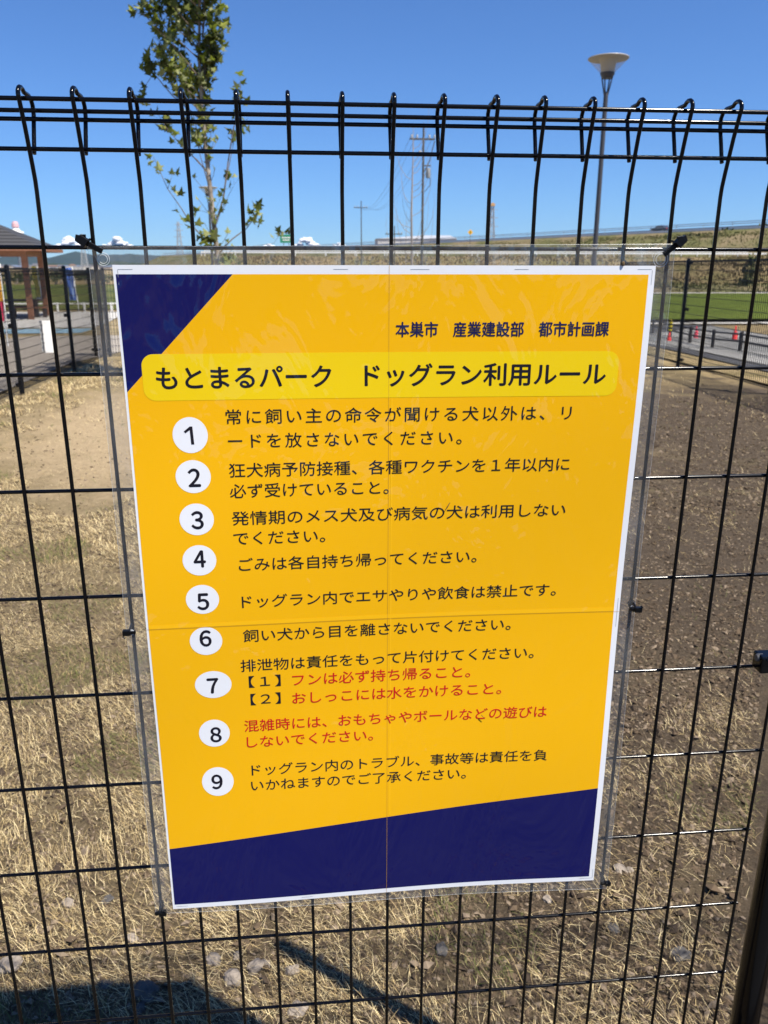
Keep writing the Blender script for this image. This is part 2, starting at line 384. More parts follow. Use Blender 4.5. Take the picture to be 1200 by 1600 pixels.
cloud(108, 386, 42, 20, 20000, '', 1); cloud(185, 385, 40, 14, 20000, '', 2); cloud(478, 384, 40, 15, 20000, '', 3)
cloud(530, 388, 30, 10, 20000, '', 9); cloud(420, 389, 30, 8, 20000, '', 10)

# ------------------------------------------------------------------ near fence
fence = empty('mesh_fence', (0,0,0)); fence.rotation_euler = (TAU, 0, 0)
tag(fence, 'near black welded mesh fence with folded top that carries the yellow notice', 'fence')
WR = 0.0021
SP = 0.05; ROW = 0.12746; ZR0 = 1.5
def wire_profile():
    z0 = 0.03
    pts = [(0, z0), (0, 0.4), (0, 0.9), (0, 1.3), (0, 1.552), (-0.0008, 1.562), (-0.004, 1.575), (-0.0135, 1.608), (-0.0215, 1.630)]
    for k in range(7):                          # tight round apex
        a = math.pi*(1 - k/6*0.80); pts.append((-0.0125 + 0.0105*math.cos(a), 1.6345 + 0.0075*math.sin(a)))
    pts += [(0.010, 1.6385), (0.0165, 1.6365), (0.0205, 1.631), (0.0205, 1.623), (0.013, 1.604), (0.0065, 1.5865)]
    return pts
mb = MB(); mb.tube([(0, y, z) for y, z in wire_profile()], WR, 10)
vw = mb.build('vertical_wire', M['black'], fence, smooth=True)
PANELS = [(-37, 10), (12, 50)]                 # wire indices of the two panels
first = True
for a, b_ in PANELS:
    for i in range(a, b_+1):
        o = vw if first else link_copy(vw, fence); first = False
        o.location = (i*SP + random.uniform(-.0006,.0006), 0, 0); o.rotation_euler = (0, R(random.uniform(-.045,.045)), R(random.uniform(-1.5,1.5)))
rail_pos = [(ZR0 - j*ROW, 0.0038) for j in range(12)] + [(1.5905, 0.0015), (1.6325, -0.0125), (1.6255, 0.0165-0.006), (1.6185, 0.0145)]
for a, b_ in PANELS:
    L0, L1 = a*SP - 0.006, b_*SP + 0.006
    mb = MB(); mb.tube([(L0, 0, 0), (L1, 0, 0)], WR, 10)
    hw = mb.build('horizontal_wire', M['black'], fence, smooth=True)
    for k, (z, y) in enumerate(rail_pos):
        o = hw if k == 0 else link_copy(hw, fence); o.location = (0, y, z)
def fence_post(x, y):
    mb = MB(); mb.lathe([(0.0, 1.66), (0.012, 1.6595), (0.0185, 1.655), (0.0205, 1.647), (0.0205, 1.60), (0.0205, -0.3)], 24)
    o = mb.build('fence_post', M['black'], fence, smooth=True); o.location = (x, y, 0)
for x in (0.561, -1.95, 2.55): fence_post(x, 0.018)
def clamp(x, z):
    mb = MB(); mb.box((0, -0.010, 0), (0.064, 0.022, 0.0225)); mb.box((0, -0.0225, 0.0085), (0.055, 0.004, 0.0035))
    o = mb.build('post_clamp', M['black'], fence); o.location = (x, -0.004, z); bevel(o, 0.0025)
    mb = MB(); mb.lathe([(0.0, 0.007), (0.003, 0.0066), (0.0055, 0.004), (0.0065, 0.0)], 16)
    q = mb.build('bolt', M['galv'], o, smooth=True); q.location = (-0.012, -0.0212, -0.001); q.rotation_euler = (R(90), 0, 0)
    mb = MB(); mb.lathe([(0.0, 0.0), (0.004, 0.0), (0.0055, 0.003), (0.0055, 0.008), (0.0, 0.010)], 14)
    q = mb.build('rivet', M['galv'], o, smooth=True); q.location = (-0.034, -0.010, 0.006); q.rotation_euler = (0, R(90), 0)
for z in (1.006, 0.30): clamp(0.497, z)
for z in (1.006, 0.30): clamp(-1.90, z)

# ------------------------------------------------------------------ other sides of the dog run
def far_fence(p0, p1, nb, height, label, tall=0.0):
    root = empty('mesh_fence', (p0[0], p0[1], 0)); tag(root, label, 'fence')
    d = Vector((p1[0]-p0[0], p1[1]-p0[1], 0)); L = d.length; ang = math.atan2(d.y, d.x); root.rotation_euler = (0, 0, ang)
    bw = L/nb
    mp = MB(); mp.lathe([(0.0, height+0.03), (0.025, height+0.02), (0.03, height), (0.03, -0.4)], 10)
    post = mp.build('fence_post', M['black2'], root, smooth=True)
    pn = MB(); nv = int(bw/SP); s = 0.0036
    top = height - 0.02
    for i in range(1, nv):
        x = i*SP*bw/(nv*SP)
        pn.box((x, 0, top/2), (2*s, 2*s, top - 0.1)); 
        pn.box((x, -0.012, top-0.035), (2*s, 2*s, 0.09), Matrix.Rotation(R(-14), 3, 'X')); pn.box((x, 0.010, top-0.02), (2*s, 2*s, 0.06), Matrix.Rotation(R(14), 3, 'X'))
    for j in range(12): pn.box((bw/2, 0.0045, 0.06 + j*(top-0.13)/11.5), (bw-0.06, 2*s, 2*s))
    for y, z in ((-0.02, top), (0.012, top-0.006), (0.0, top+0.007)): pn.box((bw/2, y, z), (bw-0.06, 2*s, 2*s))
    panel = pn.build('mesh_panel', M['black2'], root)
    mc = MB()
    for z in (0.12, height*0.55, height-0.04): mc.box((0.0, -0.03, z), (0.16, 0.03, 0.045))
    cl = mc.build('post_clamp', M['black2'], root)
    for i in range(nb+1):
        z = T(*(Vector(p0).lerp(Vector(p1), i/nb)))
        for src, ok in ((post, True), (panel, i < nb), (cl, True)):
            if not ok: continue
            o = src if i == 0 else link_copy(src, root); o.location = (i*bw, 0, z)
far_fence((-3.60,14.2), (-3.60,0.0), 6, 1.50, 'black mesh fence along the grey path on the left side of the dog run')
far_fence((5.36,0.2), (5.82,14.4), 5, 1.62, 'black mesh fence along the asphalt lane on the right side of the dog run')
far_fence((5.82,14.4), (-3.86,14.25), 4, 1.50, 'black mesh fence across the far end of the dog run behind the notice')

# ------------------------------------------------------------------ the notice
def warp(x, z):
    return 0.0021*math.sin(9*x + 1.2*z) + 0.0019*math.sin(5.3*z + 3*x + 1) - 0.0035*sstep(0.08, 0.3, x)*sstep(1.0, 0.72, z) + 0.0016*math.sin(14*z - 6*x)
notice = empty('notice_poster', (0,0,0)); notice.rotation_euler = (TAU, 0, 0)
tag(notice, 'laminated yellow and navy dog run rules notice tied to the near black fence', 'poster')
def print_mat(name, col, rough=0.16, film=True):
    m_ = mat(name, col, 0.6, 0.0); t = m_.node_tree; b = t.nodes['Principled BSDF']
    b.inputs['Coat Weight'].default_value = 0.75; b.inputs['Coat Roughness'].default_value = 0.03; b.inputs['Coat IOR'].default_value = 1.5
    tc = node(t, 'ShaderNodeTexCoord')
    mp = node(t, 'ShaderNodeMapping'); mp.inputs['Scale'].default_value = (1.6, 1, 0.8); t.links.new(tc.outputs['Object'], mp.inputs[0])
    n1 = node(t, 'ShaderNodeTexNoise', Scale=6, Detail=4, Roughness=0.55, Distortion=0.6); t.links.new(mp.outputs[0], n1.inputs['Vector'])
    n2 = node(t, 'ShaderNodeTexNoise', Scale=150, Detail=3, Roughness=0.6); t.links.new(mp.outputs[0], n2.inputs['Vector'])
    b1 = node(t, 'ShaderNodeBump', Strength=1.0, Distance=0.036); t.links.new(n1.outputs['Fac'], b1.inputs['Height'])
    b2 = node(t, 'ShaderNodeBump', Strength=0.10, Distance=0.002); t.links.new(n2.outputs['Fac'], b2.inputs['Height']); t.links.new(b1.outputs[0], b2.inputs['Normal'])
    t.links.new(b2.outputs[0], b.inputs['Coat Normal'])
    return m_
M['p_white'] = print_mat('paper_white', (0.80,0.81,0.82))
M['p_yellow'] = print_mat('paper_yellow', (0.87,0.448,0.003))
M['p_banner'] = print_mat('paper_lemon', (0.84,0.585,0.006))
M['p_navy'] = print_mat('paper_navy', (0.005,0.006,0.085))
M['p_ink'] = print_mat('ink_black', (0.010,0.010,0.018))
M['p_inknavy'] = print_mat('ink_navy', (0.012,0.012,0.07))
M['p_red'] = print_mat('ink_red', (0.58,0.008,0.012))
M['p_line'] = mat('crease_line', (0.52,0.27,0.02), 0.6)
M['p_crop'] = mat('crop_mark', (0.25,0.27,0.28), 0.6)
M['p_ridge'] = print_mat('sheet_overlap', (0.92,0.49,0.006))
def plate(name, poly, off, m_, parent=None, cell=0.011):
    bm = bmesh.new()
    vs = [bm.verts.new((x, 0, z)) for x, z in poly]; bm.faces.new(vs)
    x0, x1 = min(p[0] for p in poly), max(p[0] for p in poly); z0, z1 = min(p[1] for p in poly), max(p[1] for p in poly)
    for ax, lo, hi in ((0, x0, x1), (2, z0, z1)):
        k = math.ceil(lo/cell)*cell
        while k < hi:
            if k > lo + 1e-4:
                co = [0,0,0]; no = [0,0,0]; co[ax] = k; no[ax] = 1
                bmesh.ops.bisect_plane(bm, geom=bm.verts[:]+bm.edges[:]+bm.faces[:], plane_co=co, plane_no=no)
            k += cell
    bmesh.ops.recalc_face_normals(bm, faces=bm.faces[:])
    for f in bm.faces:
        f.normal_update()
        if f.normal.y > 0: f.normal_flip()
        f.smooth = True
    for v in bm.verts: v.co.y = off + warp(v.co.x, v.co.z)
    me = bpy.data.meshes.new(name); bm.to_mesh(me); bm.free(); me.materials.append(m_)
    o = bpy.data.objects.new(name, me); COL.objects.link(o); o.parent = parent or notice
    return o
def rrect(x0, z0, x1, z1, r, n=8):
    pts = []
    for cx, cz, a0 in ((x1-r, z1-r, 0), (x0+r, z1-r, 90), (x0+r, z0+r, 180), (x1-r, z0+r, 270)):
        pts += [(cx + r*math.cos(R(a0 + 90*k/n)), cz + r*math.sin(R(a0 + 90*k/n))) for k in range(n+1)]
    return pts
Y0 = -0.0095
XL, XR, ZB, ZT = -0.2815, 0.2815, 0.681, 1.4835
paper = plate('paper_sheet', [(XL,ZB),(XR,ZB),(XR,ZT),(XL,ZT)], Y0, M['p_white'])
iL, iR, iB, iT = -0.2790, 0.2745, 0.688, 1.4745
bz0, bz1 = 0.775, 0.830                          # top of the navy foot, left and right
tx, tz = -0.163, 1.355
plate('yellow_panel', [(iL,bz0),(iR,bz1),(iR,iT),(tx,iT),(iL,tz)], Y0-0.00014, M['p_yellow'])
plate('navy_corner', [(iL,tz),(tx,iT),(iL,iT)], Y0-0.00014, M['p_navy'])
plate('navy_foot', [(iL,iB),(iR,iB),(iR,bz1),(iL,bz0)], Y0-0.00014, M['p_navy'])
plate('title_banner', rrect(-0.2620,1.3455,0.2505,1.3945,0.0125), Y0-0.00028, M['p_banner'])
def text(name, body, xl, xr, zc, em, m_, parent=None, off=-0.00042, space=1.0, bold=0.0, yc=0.38):
    c = bpy.data.curves.new(name, 'FONT'); c.body = body; c.size = 1.0; c.space_character = space; c.resolution_u = 4
    t_ = bpy.data.objects.new(name, c); COL.objects.link(t_)
    bpy.context.view_layer.update()
    me = bpy.data.meshes.new_from_object(t_.evaluated_get(bpy.context.evaluated_depsgraph_get()))
    bpy.data.objects.remove(t_)
    x0 = min(v.co.x for v in me.vertices); x1 = max(v.co.x for v in me.vertices); sx = (xr-xl)/(x1-x0)
    for v in me.vertices:
        x = xl + (v.co.x-x0)*sx; z = zc + (v.co.y-yc)*em
        v.co = (x, Y0 + off + warp(x, z), z)
    if bold:                                    # heavier strokes: the same glyphs printed again a hair to each side
        bmt = bmesh.new(); bmt.from_mesh(me); src = bmt.verts[:]; fcs = bmt.faces[:]
        for k, (dx, dz) in enumerate(((1,0),(-1,0),(0,1),(0,-1))):
            mp_ = {v: bmt.verts.new((v.co.x + dx*bold*em, v.co.y - 0.000006*(k+1), v.co.z + dz*bold*em)) for v in src}
            for f in fcs: bmt.faces.new([mp_[v] for v in f.verts])
        bmt.to_mesh(me); bmt.free()
    me.name = name; me.materials.clear(); me.materials.append(m_)
    o = bpy.data.objects.new(name, me); COL.objects.link(o); o.parent = parent or notice
    return o
def line(name, body, pl, pr, em, m_, space=1.0, bold=0.003, lab=None):
    a, b_ = PF(*pl), PF(*pr); zc = (a.z+b_.z)/2
    o = text(name, body, a.x, b_.x, zc, em, m_, space=space, bold=bold)
    if lab: o['label'] = lab
    return o
E_ = 0.0174
line('department_text', '本巣市　産業建設部　都市計画課', (619.2,516.7), (950.8,512.5), 0.0168, M['p_inknavy'], bold=0.016)
line('title_text', 'もとまるパーク', (243.7,591.5), (517.5,589), 0.0262, M['p_ink'], bold=0.020)
line('title_text', 'ドッグラン利用ルール', (570.7,587), (945.4,584), 0.0262, M['p_ink'], bold=0.020)
line('text_line', '常に飼い主の命令が聞ける犬以外は、リ', (352.3,652.5), (892.7,644.5), 0.0176, M['p_ink'], space=1.2)
line('text_line', 'ードを放さないでください。', (356,690), (722,684), 0.0176, M['p_ink'], space=1.2)
line('text_line', '狂犬病予防接種、各種ワクチンを１年以内に', (357.7,735.5), (890,725), E_, M['p_ink'])
line('text_line', '必ず受けていること。', (359,767), (607.7,763), E_, M['p_ink'])
line('text_line', '発情期のメス犬及び病気の犬は利用しない', (362.3,810), (884.3,796.7), E_, M['p_ink'])
line('text_line', 'でください。', (365,841), (508,837.5), E_, M['p_ink'])
line('text_line', 'ごみは各自持ち帰ってください。', (373.3,881), (745.7,871.5), E_, M['p_ink'])
line('text_line', 'ドッグラン内でエサやりや飲食は禁止です。', (378,938), (870,924.5), E_, M['p_ink'])
line('text_line', '飼い犬から目を離さないでください。', (380,992), (799.3,978.5), E_, M['p_ink'])
line('text_line', '排泄物は責任をもって片付けてください。', (376,1038.5), (835,1022.5), E_, M['p_ink'])
line('text_line', '【１】', (389,1065.5), (438.5,1063), 0.0166, M['p_ink'])
line('text_line', 'フンは必ず持ち帰ること。', (456.7,1062), (735.7,1053), E_, M['p_red'], lab='red line of text')
line('text_line', '【２】', (391.7,1092.7), (438.5,1091), 0.0166, M['p_ink'])
line('text_line', 'おしっこには水をかけること。', (456.7,1090), (784,1079), E_, M['p_red'], lab='red line of text')
line('text_line', '混雑時には、おもちゃやボールなどの遊びは', (381.7,1132.7), (854.3,1113), E_, M['p_red'], lab='red line of text')
line('text_line', 'しないでください。', (385.7,1158.5), (583,1150), E_, M['p_red'], lab='red line of text')
line('text_line', 'ドッグラン内のトラブル、事故等は責任を負', (393.3,1202), (854.3,1178.5), E_, M['p_ink'])
line('text_line', 'いかねますのでご了承ください。', (392.7,1226), (728,1208), E_, M['p_ink'])
discs = [(296.8,680.7,27.5,28.3,(296,681.5)), (301.8,745.2,27.5,25.8,(303.5,747)), (307.5,811.3,26.8,24.7,(308.5,812.5)), (312,874.7,26.3,23.7,(312.3,872.5)),
         (316.8,935.3,25.8,22.7,(317.7,938.5)), (322.3,1000.3,25.3,22,(321.5,996)), (333.5,1068.7,28.5,21.3,(332.7,1070.5)), (335.2,1144.7,24,21.3,(337.5,1147)), (340.7,1219.7,24.7,22.3,(339.5,1220))]
for k, (cx, cy, rx, ry, (nx, ny)) in enumerate(discs):
    c = PF(cx, cy); ax = PF(cx+rx, cy).x - c.x; az = PF(cx, cy-ry).z - c.z
    d = plate('number_disc', [(c.x + ax*math.cos(2*math.pi*i/40), c.z + az*math.sin(2*math.pi*i/40)) for i in range(40)], Y0-0.00028, M['p_white'])
    q = PF(nx, ny); h = 0.0215 if k < 1 else 0.0195
    if k == 0:
        s = h
        poly = [(q.x+0.05*s, q.z-0.45*s), (q.x+0.20*s, q.z-0.45*s), (q.x+0.16*s, q.z+0.47*s), (q.x+0.03*s, q.z+0.47*s), (q.x-0.28*s, q.z+0.22*s), (q.x-0.20*s, q.z+0.13*s), (q.x+0.02*s, q.z+0.29*s)]
        plate('numeral', poly, Y0-0.00044, M['p_ink'], d)
    else:
        wd = 0.62*h if k not in (0,) else 0.4*h
        text('numeral', '１２３４５６７８９'[k], q.x-wd/2*1.02, q.x+wd/2*1.02, q.z, h/0.74, M['p_ink'], d, bold=0.026, yc=0.3675)
# seams where the printed sheets join
plate('sheet_seam', [(-0.0022,ZB),(-0.00188,ZB),(-0.00188,ZT),(-0.0022,ZT)], Y0-0.00034, M['p_line'])
plate('sheet_seam', [(XL,1.0816),(XR,1.0801),(XR,1.08045),(XL,1.08195)], Y0-0.00034, M['p_line'])
def ridge_strip(name, pts): plate(name, pts, Y0-0.00026, M['p_ridge'])
ridge_strip('overlap_edge', [(iL,1.0824),(iR,1.0809),(iR,1.0862),(iL,1.0872)])
ridge_strip('overlap_edge', [(0.0005,bz0+0.03),(0.0022,bz0+0.03),(0.0022,1.345),(0.0005,1.345)])
cm = 0.0004
for x0, x1, z in ((-0.2765,-0.262,1.4790), (-0.06,-0.045,1.4792), (0.02,0.04,1.4792), (0.13,0.145,1.4794), (0.262,0.2775,1.4796), (-0.277,-0.262,0.6845), (-0.115,-0.1,0.6845), (0.262,0.2785,0.6848)):
    plate('crop_mark', [(x0,z),(x1,z),(x1,z+cm),(x0,z+cm)], Y0-0.00014, M['p_crop'])
for x, z0, z1 in ((-0.2770,1.4640,1.4790), (0.2780,1.4640,1.4790), (0.2785,1.06,1.098), (0.279,0.685,0.70)):
    plate('crop_mark', [(x,z0),(x+cm,z0),(x+cm,z1),(x,z1)], Y0-0.00014, M['p_crop'])
# clear film that stands out beyond the paper
def film_mat():
    m_ = bpy.data.materials.new('clear_film'); m_.use_nodes = True; t = m_.node_tree
    t.nodes.remove(t.nodes['Principled BSDF']); out = t.nodes['Material Output']
    tr = node(t, 'ShaderNodeBsdfTransparent'); tr.inputs[0].default_value = (0.93,0.94,0.94,1)
    df = node(t, 'ShaderNodeBsdfTranslucent'); df.inputs[0].default_value = (0.7,0.72,0.73,1)
    d2 = node(t, 'ShaderNodeBsdfDiffuse'); d2.inputs[0].default_value = (0.7,0.72,0.73,1)
    gl = node(t, 'ShaderNodeBsdfGlossy', Roughness=0.04)
    tc = node(t, 'ShaderNodeTexCoord'); mp = node(t, 'ShaderNodeMapping'); mp.inputs['Scale'].default_value = (5, 1, 1); t.links.new(tc.outputs['Object'], mp.inputs[0])
    n1 = node(t, 'ShaderNodeTexNoise', Scale=9, Detail=4); t.links.new(mp.outputs[0], n1.inputs['Vector'])
    bp = node(t, 'ShaderNodeBump', Strength=0.6, Distance=0.015); t.links.new(n1.outputs['Fac'], bp.inputs['Height'])
    for s in (df, gl, d2): t.links.new(bp.outputs[0], s.inputs['Normal'])
    a0 = node(t, 'ShaderNodeMixShader'); a0.inputs[0].default_value = 0.5; t.links.new(df.outputs[0], a0.inputs[1]); t.links.new(d2.outputs[0], a0.inputs[2])
    a = node(t, 'ShaderNodeMixShader'); t.links.new(maprange(t, n1.outputs['Fac'], 0.35, 0.75, 0.07, 0.20), a.inputs[0]); t.links.new(tr.outputs[0], a.inputs[1]); t.links.new(a0.outputs[0], a.inputs[2])
    fr = node(t, 'ShaderNodeFresnel', IOR=1.5); t.links.new(bp.outputs[0], fr.inputs['Normal'])
    b = node(t, 'ShaderNodeMixShader'); t.links.new(math_(t, 'MULTIPLY', fr.outputs[0], 1.6, True), b.inputs[0]); t.links.new(a.outputs[0], b.inputs[1]); t.links.new(gl.outputs[0], b.inputs[2])
    t.links.new(b.outputs[0], out.inputs[0]); return m_
M['film'] = film_mat()
plate('clear_film', [(-0.3045,0.673),(-0.10,0.668),(0.302,0.664),(0.3015,1.5055),(-0.3045,1.5005)], Y0+0.0022, M['film'], cell=0.011)
M['filmedge'] = mat('film_edge', (0.5,0.52,0.53), 0.3, 0.5)
for a, b_ in (((-0.3045,0.673),(-0.3045,1.5005)), ((0.302,0.664),(0.3015,1.5055)), ((-0.3045,1.5005),(0.3015,1.5055)), ((-0.3045,0.673),(-0.10,0.668)), ((-0.10,0.668),(0.302,0.664))):
    mb = MB(); n = 24; mb.tube([(a[0]+(b_[0]-a[0])*i/n, Y0+0.0022+warp(a[0]+(b_[0]-a[0])*i/n, a[1]+(b_[1]-a[1])*i/n), a[1]+(b_[1]-a[1])*i/n) for i in range(n+1)], 0.00012, 5)
    mb.build('film_edge', M['filmedge'], notice, smooth=True)
for x, z, s in ((-0.290,1.489,1.0), (0.2865,1.490,1.25), (-0.2985,1.079,0.5), (0.2985,1.084,0.5)):
    mb = MB()
    for rr in (0.0042*s, 0.0062*s): mb.tube([(x + rr*math.cos(2*math.pi*i/20), Y0+0.001+warp(x,z), z + rr*math.sin(2*math.pi*i/20)) for i in range(21)], 0.00030, 5, cap=False)
    mb.build('eyelet', M['filmedge'], notice, smooth=True)

# cable ties
def cable_tie(x, z, ang, s, label, big, mir=1):
    root = empty('cable_tie', RX @ Vector((x, -0.012, z))); root.rotation_euler = (TAU, 0, 0); tag(root, label, 'cable tie', 'black ties round the notice')
    if big: root.scale = (0.74, 1, 0.74)
    rot = Matrix.Diagonal((mir,1,1)) @ Matrix.Rotation(-R(ang), 3, 'Y')
    mb = MB(); n = 20; rx, ry = 0.0052*s, 0.0105
    mb.tube([rot @ Vector((0.0, 0.009 + ry*math.cos(2*math.pi*i/n), rx*math.sin(2*math.pi*i/n)*1.0)) + Vector((0,0,0)) for i in range(n+1)], 0.0014*s, 6, cap=False)
    mb.build('strap', M['tie'], root, smooth=True)
    mb = MB()
    if big:
        mb.box(rot @ Vector((0.012, -0.001, 0)), (0.022, 0.0026, 0.0072), rot)
        mb.box(rot @ Vector((-0.0035, -0.003, 0.0005)), (0.0125, 0.0085, 0.0112), rot @ Matrix.Rotation(R(7), 3, 'Y'))
        mb.box(rot @ Vector((-0.0105, -0.004, 0.0006)), (0.0060, 0.0050, 0.0085), rot @ Matrix.Rotation(R(-14), 3, 'Y'))
        mb.box(rot @ Vector((-0.0060, -0.0045, 0.0066)), (0.0075, 0.0030, 0.0035), rot @ Matrix.Rotation(R(-30), 3, 'Y'))
        for k in range(6): mb.box(rot @ Vector((0.006+0.003*k, -0.0024, 0)), (0.0010, 0.0010, 0.0050), rot)
    else:
        mb.box(rot @ Vector((0.0035, -0.001, 0)), (0.0095*s, 0.0060, 0.0068*s), rot)
        mb.box(rot @ Vector((-0.003, 0.000, 0.0002)), (0.0075*s, 0.0036, 0.0044*s), rot)
    h = mb.build('tie_head', M['tie'], root); bevel(h, 0.0008)
    if not big:
        mb = MB(); mb.tube([rot @ Vector(p) for p in ((0.006*s,-0.001,0.001),(0.008*s,-0.004,0.0045*s),(0.005*s,-0.0045,0.0065*s))], 0.0009, 6); mb.build('tie_tail', M['tie'], root)
cable_tie(-0.3040, 1.5045, -29, 1.0, 'thick black cable tie at the top left corner of the yellow notice', True)
q = cable_tie(0.3015, 1.5055, -39, 1.0, 'thick black cable tie at the top right corner of the yellow notice', True, -1)
cable_tie(-0.3005, 1.0790, 180, 0.95, 'small black cable tie at the left edge of the notice', False)
cable_tie(0.2990, 1.0845, -4, 0.95, 'small black cable tie at the right edge of the notice', False)
cable_tie(-0.2990, 0.6740, 8, 1.0, 'looped black cable tie at the bottom left corner of the notice', False)
cable_tie(0.2985, 0.6735, 4, 0.8, 'small black cable tie at the bottom right corner of the notice', False)
# dry bits stuck to the notice
M['straw_dark'] = mat('dead_twig', (0.10,0.06,0.02), 0.8)
mb = MB(); a, b_ = PF(695.5,797), PF(703,785)
mb.tube([(a.x, Y0-0.0010, a.z), ((a.x+b_.x)/2, Y0-0.0014, (a.z+b_.z)/2), (b_.x, Y0-0.0010, b_.z)], [0.0004,0.0007,0.0003], 5)
o = mb.build('dead_twig', M['straw_dark']); o.rotation_euler = (TAU,0,0); tag(o, 'tiny dead twig stuck on the third rule of the yellow notice', 'twig')
mb = MB(); a, b_ = PF(752,1117), PF(757,1122)
mb.tube([(a.x, Y0-0.0010, a.z), (b_.x, Y0-0.0011, b_.z)], [0.0004,0.0003], 5)
o = mb.build('dead_twig', M['straw_dark']); o.rotation_euler = (TAU,0,0); tag(o, 'tiny dry speck stuck on the red eighth rule of the notice', 'twig')
bm = bmesh.new(); bmesh.ops.create_icosphere(bm, subdivisions=2, radius=0.0022)
for v in bm.verts: v.co.x *= 0.9; v.co.y *= 0.5; v.co.z *= 1.2; v.co *= 1 + 0.25*mnoise.noise(v.co*900)
me = bpy.data.meshes.new('seed'); bm.to_mesh(me); bm.free(); me.materials.append(M['straw_dark'])
o = bpy.data.objects.new('seed', me); COL.objects.link(o); a = PF(973,412); o.location = RX @ Vector((a.x, Y0-0.002, a.z)); tag(o, 'small brown seed caught on the top edge of the notice paper', 'seed')

# ------------------------------------------------------------------ ground litter
import numpy as np
rng = np.random.default_rng(11)
def blade_mats():
    def bm_(name, col, tr=0.25):
        m_ = mat(name, col, 0.7, 0.25); return m_
    return [bm_('straw_pale', (0.66,0.54,0.30)), bm_('straw_gold', (0.42,0.315,0.15)), bm_('straw_grey', (0.22,0.165,0.10)), bm_('straw_green', (0.12,0.135,0.035)), bm_('straw_brown', (0.095,0.064,0.034))]
BM_ = blade_mats()
def cover(x, y):                                # 0..1 how much straw grows here
    n = mnoise.noise((x*0.9, y*0.9, 5)) + 0.6*mnoise.noise((x*2.7, y*2.7, 9))
    side = sstep(1.4, -0.8, x) if y > 1.2 else 0.30 + 0.5*sstep(0.55, -0.35, x)
    return min(1, max(0.04 + 0.34*side, 0.10 + 0.85*side + 0.55*n - 0.45*sstep(0.6, 3.0, x)*(y > 1.6)))
def add_blades(V, F, MI, n, xr, yr, ln, wd, lie, seed):
    rnd = random.Random(seed); k = 0; tries = 0
    while k < n and tries < n*8:
        tries += 1
        y = yr[0] + (yr[1]-yr[0])*rnd.random()
        half = 0.50*(y+0.95)+0.12
        x = -0.089 + 0.095*(y+0.9) + rnd.uniform(-half, half)
        if x < xr[0] or x > xr[1]: continue
        if rnd.random() > cover(x, y)*min(1, max(0.22, 0.66 + 1.5*mnoise.noise((x*7, y*7, 2.2)) + 0.5*mnoise.noise((x*19, y*19, 6.2)))): continue
        d2 = 0.16*(x+0.9)**2 + 0.06*(y-7.6)**2 + 0.5*mnoise.noise((x*2, y*2, 3))
        if d2 < 0.8 and rnd.random() < 0.93: continue
        green = mnoise.noise((x*2.2+20, y*2.2, 1)) > 0.18
        k += 1
        az = rnd.uniform(0, 2*math.pi) if rnd.random() < 0.55 else 2.4 + 1.6*mnoise.noise((x*2.5, y*2.5, 8)) + rnd.gauss(0, 0.35)
        L = rnd.uniform(*ln)*(0.5 + rnd.random()**1.5); w_ = rnd.uniform(*wd)
        p = math.radians(rnd.triangular(0, 70, lie)); dp = math.radians(rnd.uniform(1, 16)); daz = rnd.gauss(0, 0.13)
        z = tn(x, y) + (rnd.uniform(0, 0.009) if rnd.random() < 0.6 else 0)
        px, py, pz = x, y, z; b0 = len(V); c, s = math.cos(az), math.sin(az)
        V += [(px+s*w_/2, py-c*w_/2, pz), (px-s*w_/2, py+c*w_/2, pz)]
        for j in range(3):
            c, s = math.cos(az), math.sin(az); l = L/3
            px += c*math.cos(p)*l; py += s*math.cos(p)*l; pz = max(z-0.004, pz + math.sin(p)*l); ww = w_*(0.5, 0.42, 0.12)[j]
            V += [(px+s*ww, py-c*ww, pz), (px-s*ww, py+c*ww, pz)]
            p -= dp; az += daz
        F += [(b0+2*j, b0+2*j+1, b0+2*j+3, b0+2*j+2) for j in range(3)]
        r = rnd.random()
        mi = 3 if (green and r < 0.35) else (0 if r < 0.24 else 1 if r < 0.52 else 2 if r < 0.78 else 4)
        MI += [mi]*3
V, F, MI = [], [], []
add_blades(V, F, MI, 40000, (-1.3,1.6), (0.12,1.15), (0.008,0.050), (0.0005,0.0012), 2, 1)
add_blades(V, F, MI, 76000, (-2.2,2.6), (1.15,3.2), (0.010,0.042), (0.0006,0.0013), 4, 2)
add_blades(V, F, MI, 60000, (-3.5,4.6), (3.2,7.0), (0.016,0.045), (0.0012,0.0024), 12, 3)
add_blades(V, F, MI, 36000, (-3.6,5.4), (7.0,13.6), (0.03,0.065), (0.003,0.0055), 18, 4)
b = MB(); b.v, b.f, b.mi = V, F, MI
o = b.build('dry_grass', BM_); tag(o, 'dry straw and thin grass blades strewn over the dog run', 'grass', kind='stuff')
